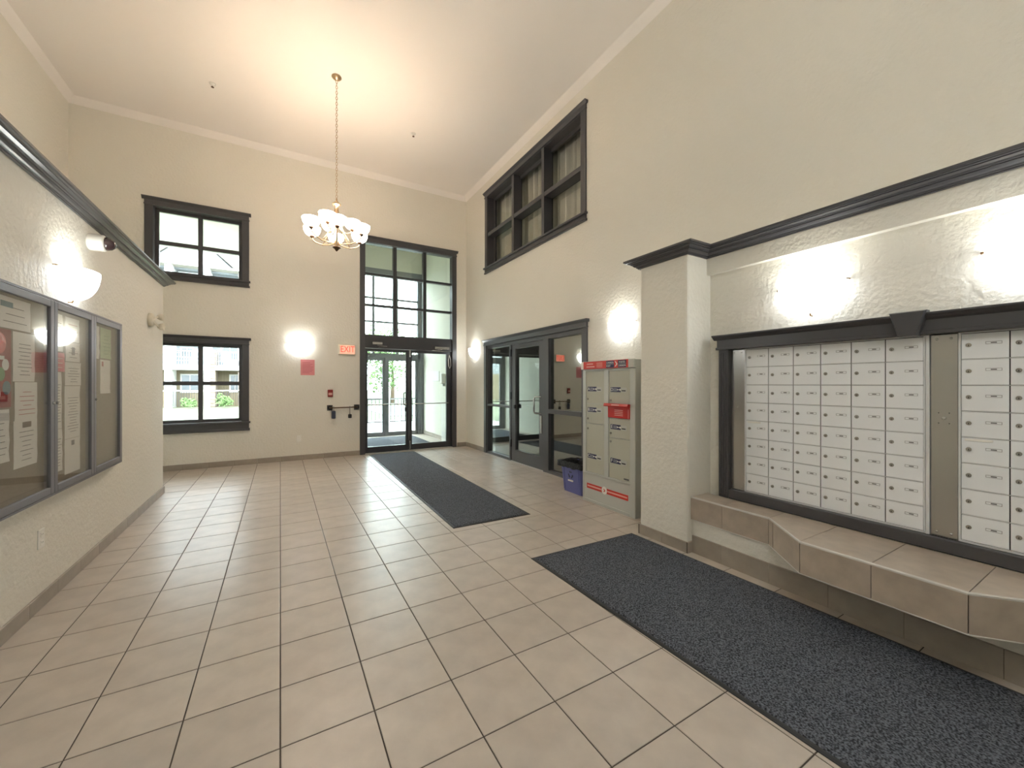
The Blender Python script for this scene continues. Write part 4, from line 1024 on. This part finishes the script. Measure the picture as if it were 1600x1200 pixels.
for (x0, x1, z0, z1) in ((-5.2, -4.42, .95, 1.95), (-2.75, -2.3, .95, 1.95), (-5.2, -4.7, 3.1, 3.6), (-3.2, -2.4, 3.0, 4.2), (-5.3, -4.3, 5.7, 7.0), (-3.2, -2.3, 5.7, 7.0), (-5.3, -4.4, 7.4, 8.2), (-7.6, -6.4, 3.0, 4.2), (-7.6, -6.4, 5.7, 7.0), (-.8, .2, 3.0, 4.2), (-.8, .2, 5.7, 7.0)): ewin(x0, x1, z0, z1)
for (xc, hw, zb, zt) in ((-4.6, 2.4, 8.3, 10.6), (-9.5, 2.2, 8.3, 10.2), (.6, 2.6, 8.3, 10.4)):
    gb = MB(EF).prism([(xc - hw, zb), (xc + hw, zb), (xc, zt)], 2, -6, -.6).build('gable', 'siding', ab)
    MB(EF).prism([(xc - hw - .3, zb - .15), (xc, zt + .02), (xc + hw + .3, zb - .15), (xc + hw + .3, zb + .12), (xc, zt + .34), (xc - hw - .3, zb + .12)], 2, -6, -.3).build('roof', 'roofing', gb)
    MB(EF).box(xc - .35, xc + .35, zb + .4, zb + 1.2, -.6, -.55).build('vent', 'white_trim', gb)
MB(EF).prism([(8.4, .2), (8.4, -8.2), (10.2, -4.2)], 0, -14.2, 5.2).build('main_roof', 'roofing', ab)
ds = MB(EF); ds.disc_out(-2.93, 2.93, [(.02, .12), (.2, .2), (.22, .22), (.2, .215)], 16); ds.tube([(-2.93, 2.93, .12), (-2.93, 2.6, .0)], .025, 6); ds.build('satellite_dish', 'white_trim', ab)
# railing outside the entrance
rw = tag(empty('railing', (3.6, 13.3, -.02)), 'dark iron picket railing outside the entrance', 'railing')
MB().box(1.4, 6.4, 13.28, 13.32, .84, .88).build('top_rail', 'iron', rw); MB().box(1.4, 6.4, 13.285, 13.315, .10, .13).build('bottom_rail', 'iron', rw)
pm = MB().box(-.008, .008, -.008, .008, 0, .71).mesh('picket', 'iron', Vector((0, 0, 0)))
for q in range(41): place('picket', pm, (1.46 + q * .12, 13.3, .13), rw)
for x in (1.4, 3.05, 4.7, 6.4): MB().box(x - .035, x + .035, 13.265, 13.335, -.02, .9).build('post', 'mail_frame', rw)
# trees and shrubs
def tree(x, y, hgt, rad, label, seed, trunk=True, cat='tree', name='tree', n=1500, leaf=.16):
    r = random.Random(seed); root = tag(empty(name, (x, y, -.06)), label, cat, 'trees and shrubs outside')
    if trunk:
        MB().tube([(x, y, -.06), (x + .05, y, hgt * .3), (x, y + .05, hgt * .62)], [.16, .12, .05], 8).build('trunk', 'bark', root, True)
    blobs = [(Vector((r.uniform(-.55, .55) * rad, r.uniform(-.55, .55) * rad, (r.uniform(.3, .86) if trunk else r.uniform(.25, .7)) * hgt)), r.uniform(.35, .6) * rad) for _ in range(9)]
    mb = MB()
    for _ in range(n):
        c, R = r.choice(blobs); d = Vector((r.gauss(0, 1), r.gauss(0, 1), r.gauss(0, 1))).normalized() * R * r.uniform(.6, 1.0)
        q = c + d; a = Vector((r.gauss(0, 1), r.gauss(0, 1), r.gauss(0, 1))).normalized(); b = a.orthogonal().normalized(); s = leaf * r.uniform(.6, 1.2)
        o = Vector((x, y, -.06))
        z = max(q.z, .08 + s)
        q = Vector((q.x, q.y, z)) + o
        mb.pts([tuple(q - a * s), tuple(q + b * s * .5), tuple(q + a * s), tuple(q - b * s * .5)]); i = len(mb.v) - 4; mb.f.append([i, i + 1, i + 2, i + 3])
    mb.build('foliage', 'leaf', root)
tree(7.2, 30, 5.2, 2.6, 'leafy green tree across the street', 1); tree(11.5, 33, 8.5, 3.0, 'tall leafy tree across the street behind the railing', 2); tree(8.4, 37, 7.0, 2.6, 'rounded tree across the street, nearest the apartment building', 3); tree(15.5, 31, 7.5, 2.8, 'broad tree far along the street', 4)
tree(6.0, 14.6, .8, .5, 'low green shrub by the railing end', 6, False, 'shrub', 'shrub', 500, .06); tree(-2.75, 28.6, 1.0, .5, 'low shrub in front of the stone column', 8, False, 'shrub', 'shrub', 400, .07)
tree(-4.4, 28.7, .7, .5, 'low shrub beside the patio railing', 9, False, 'shrub', 'shrub', 400, .07)
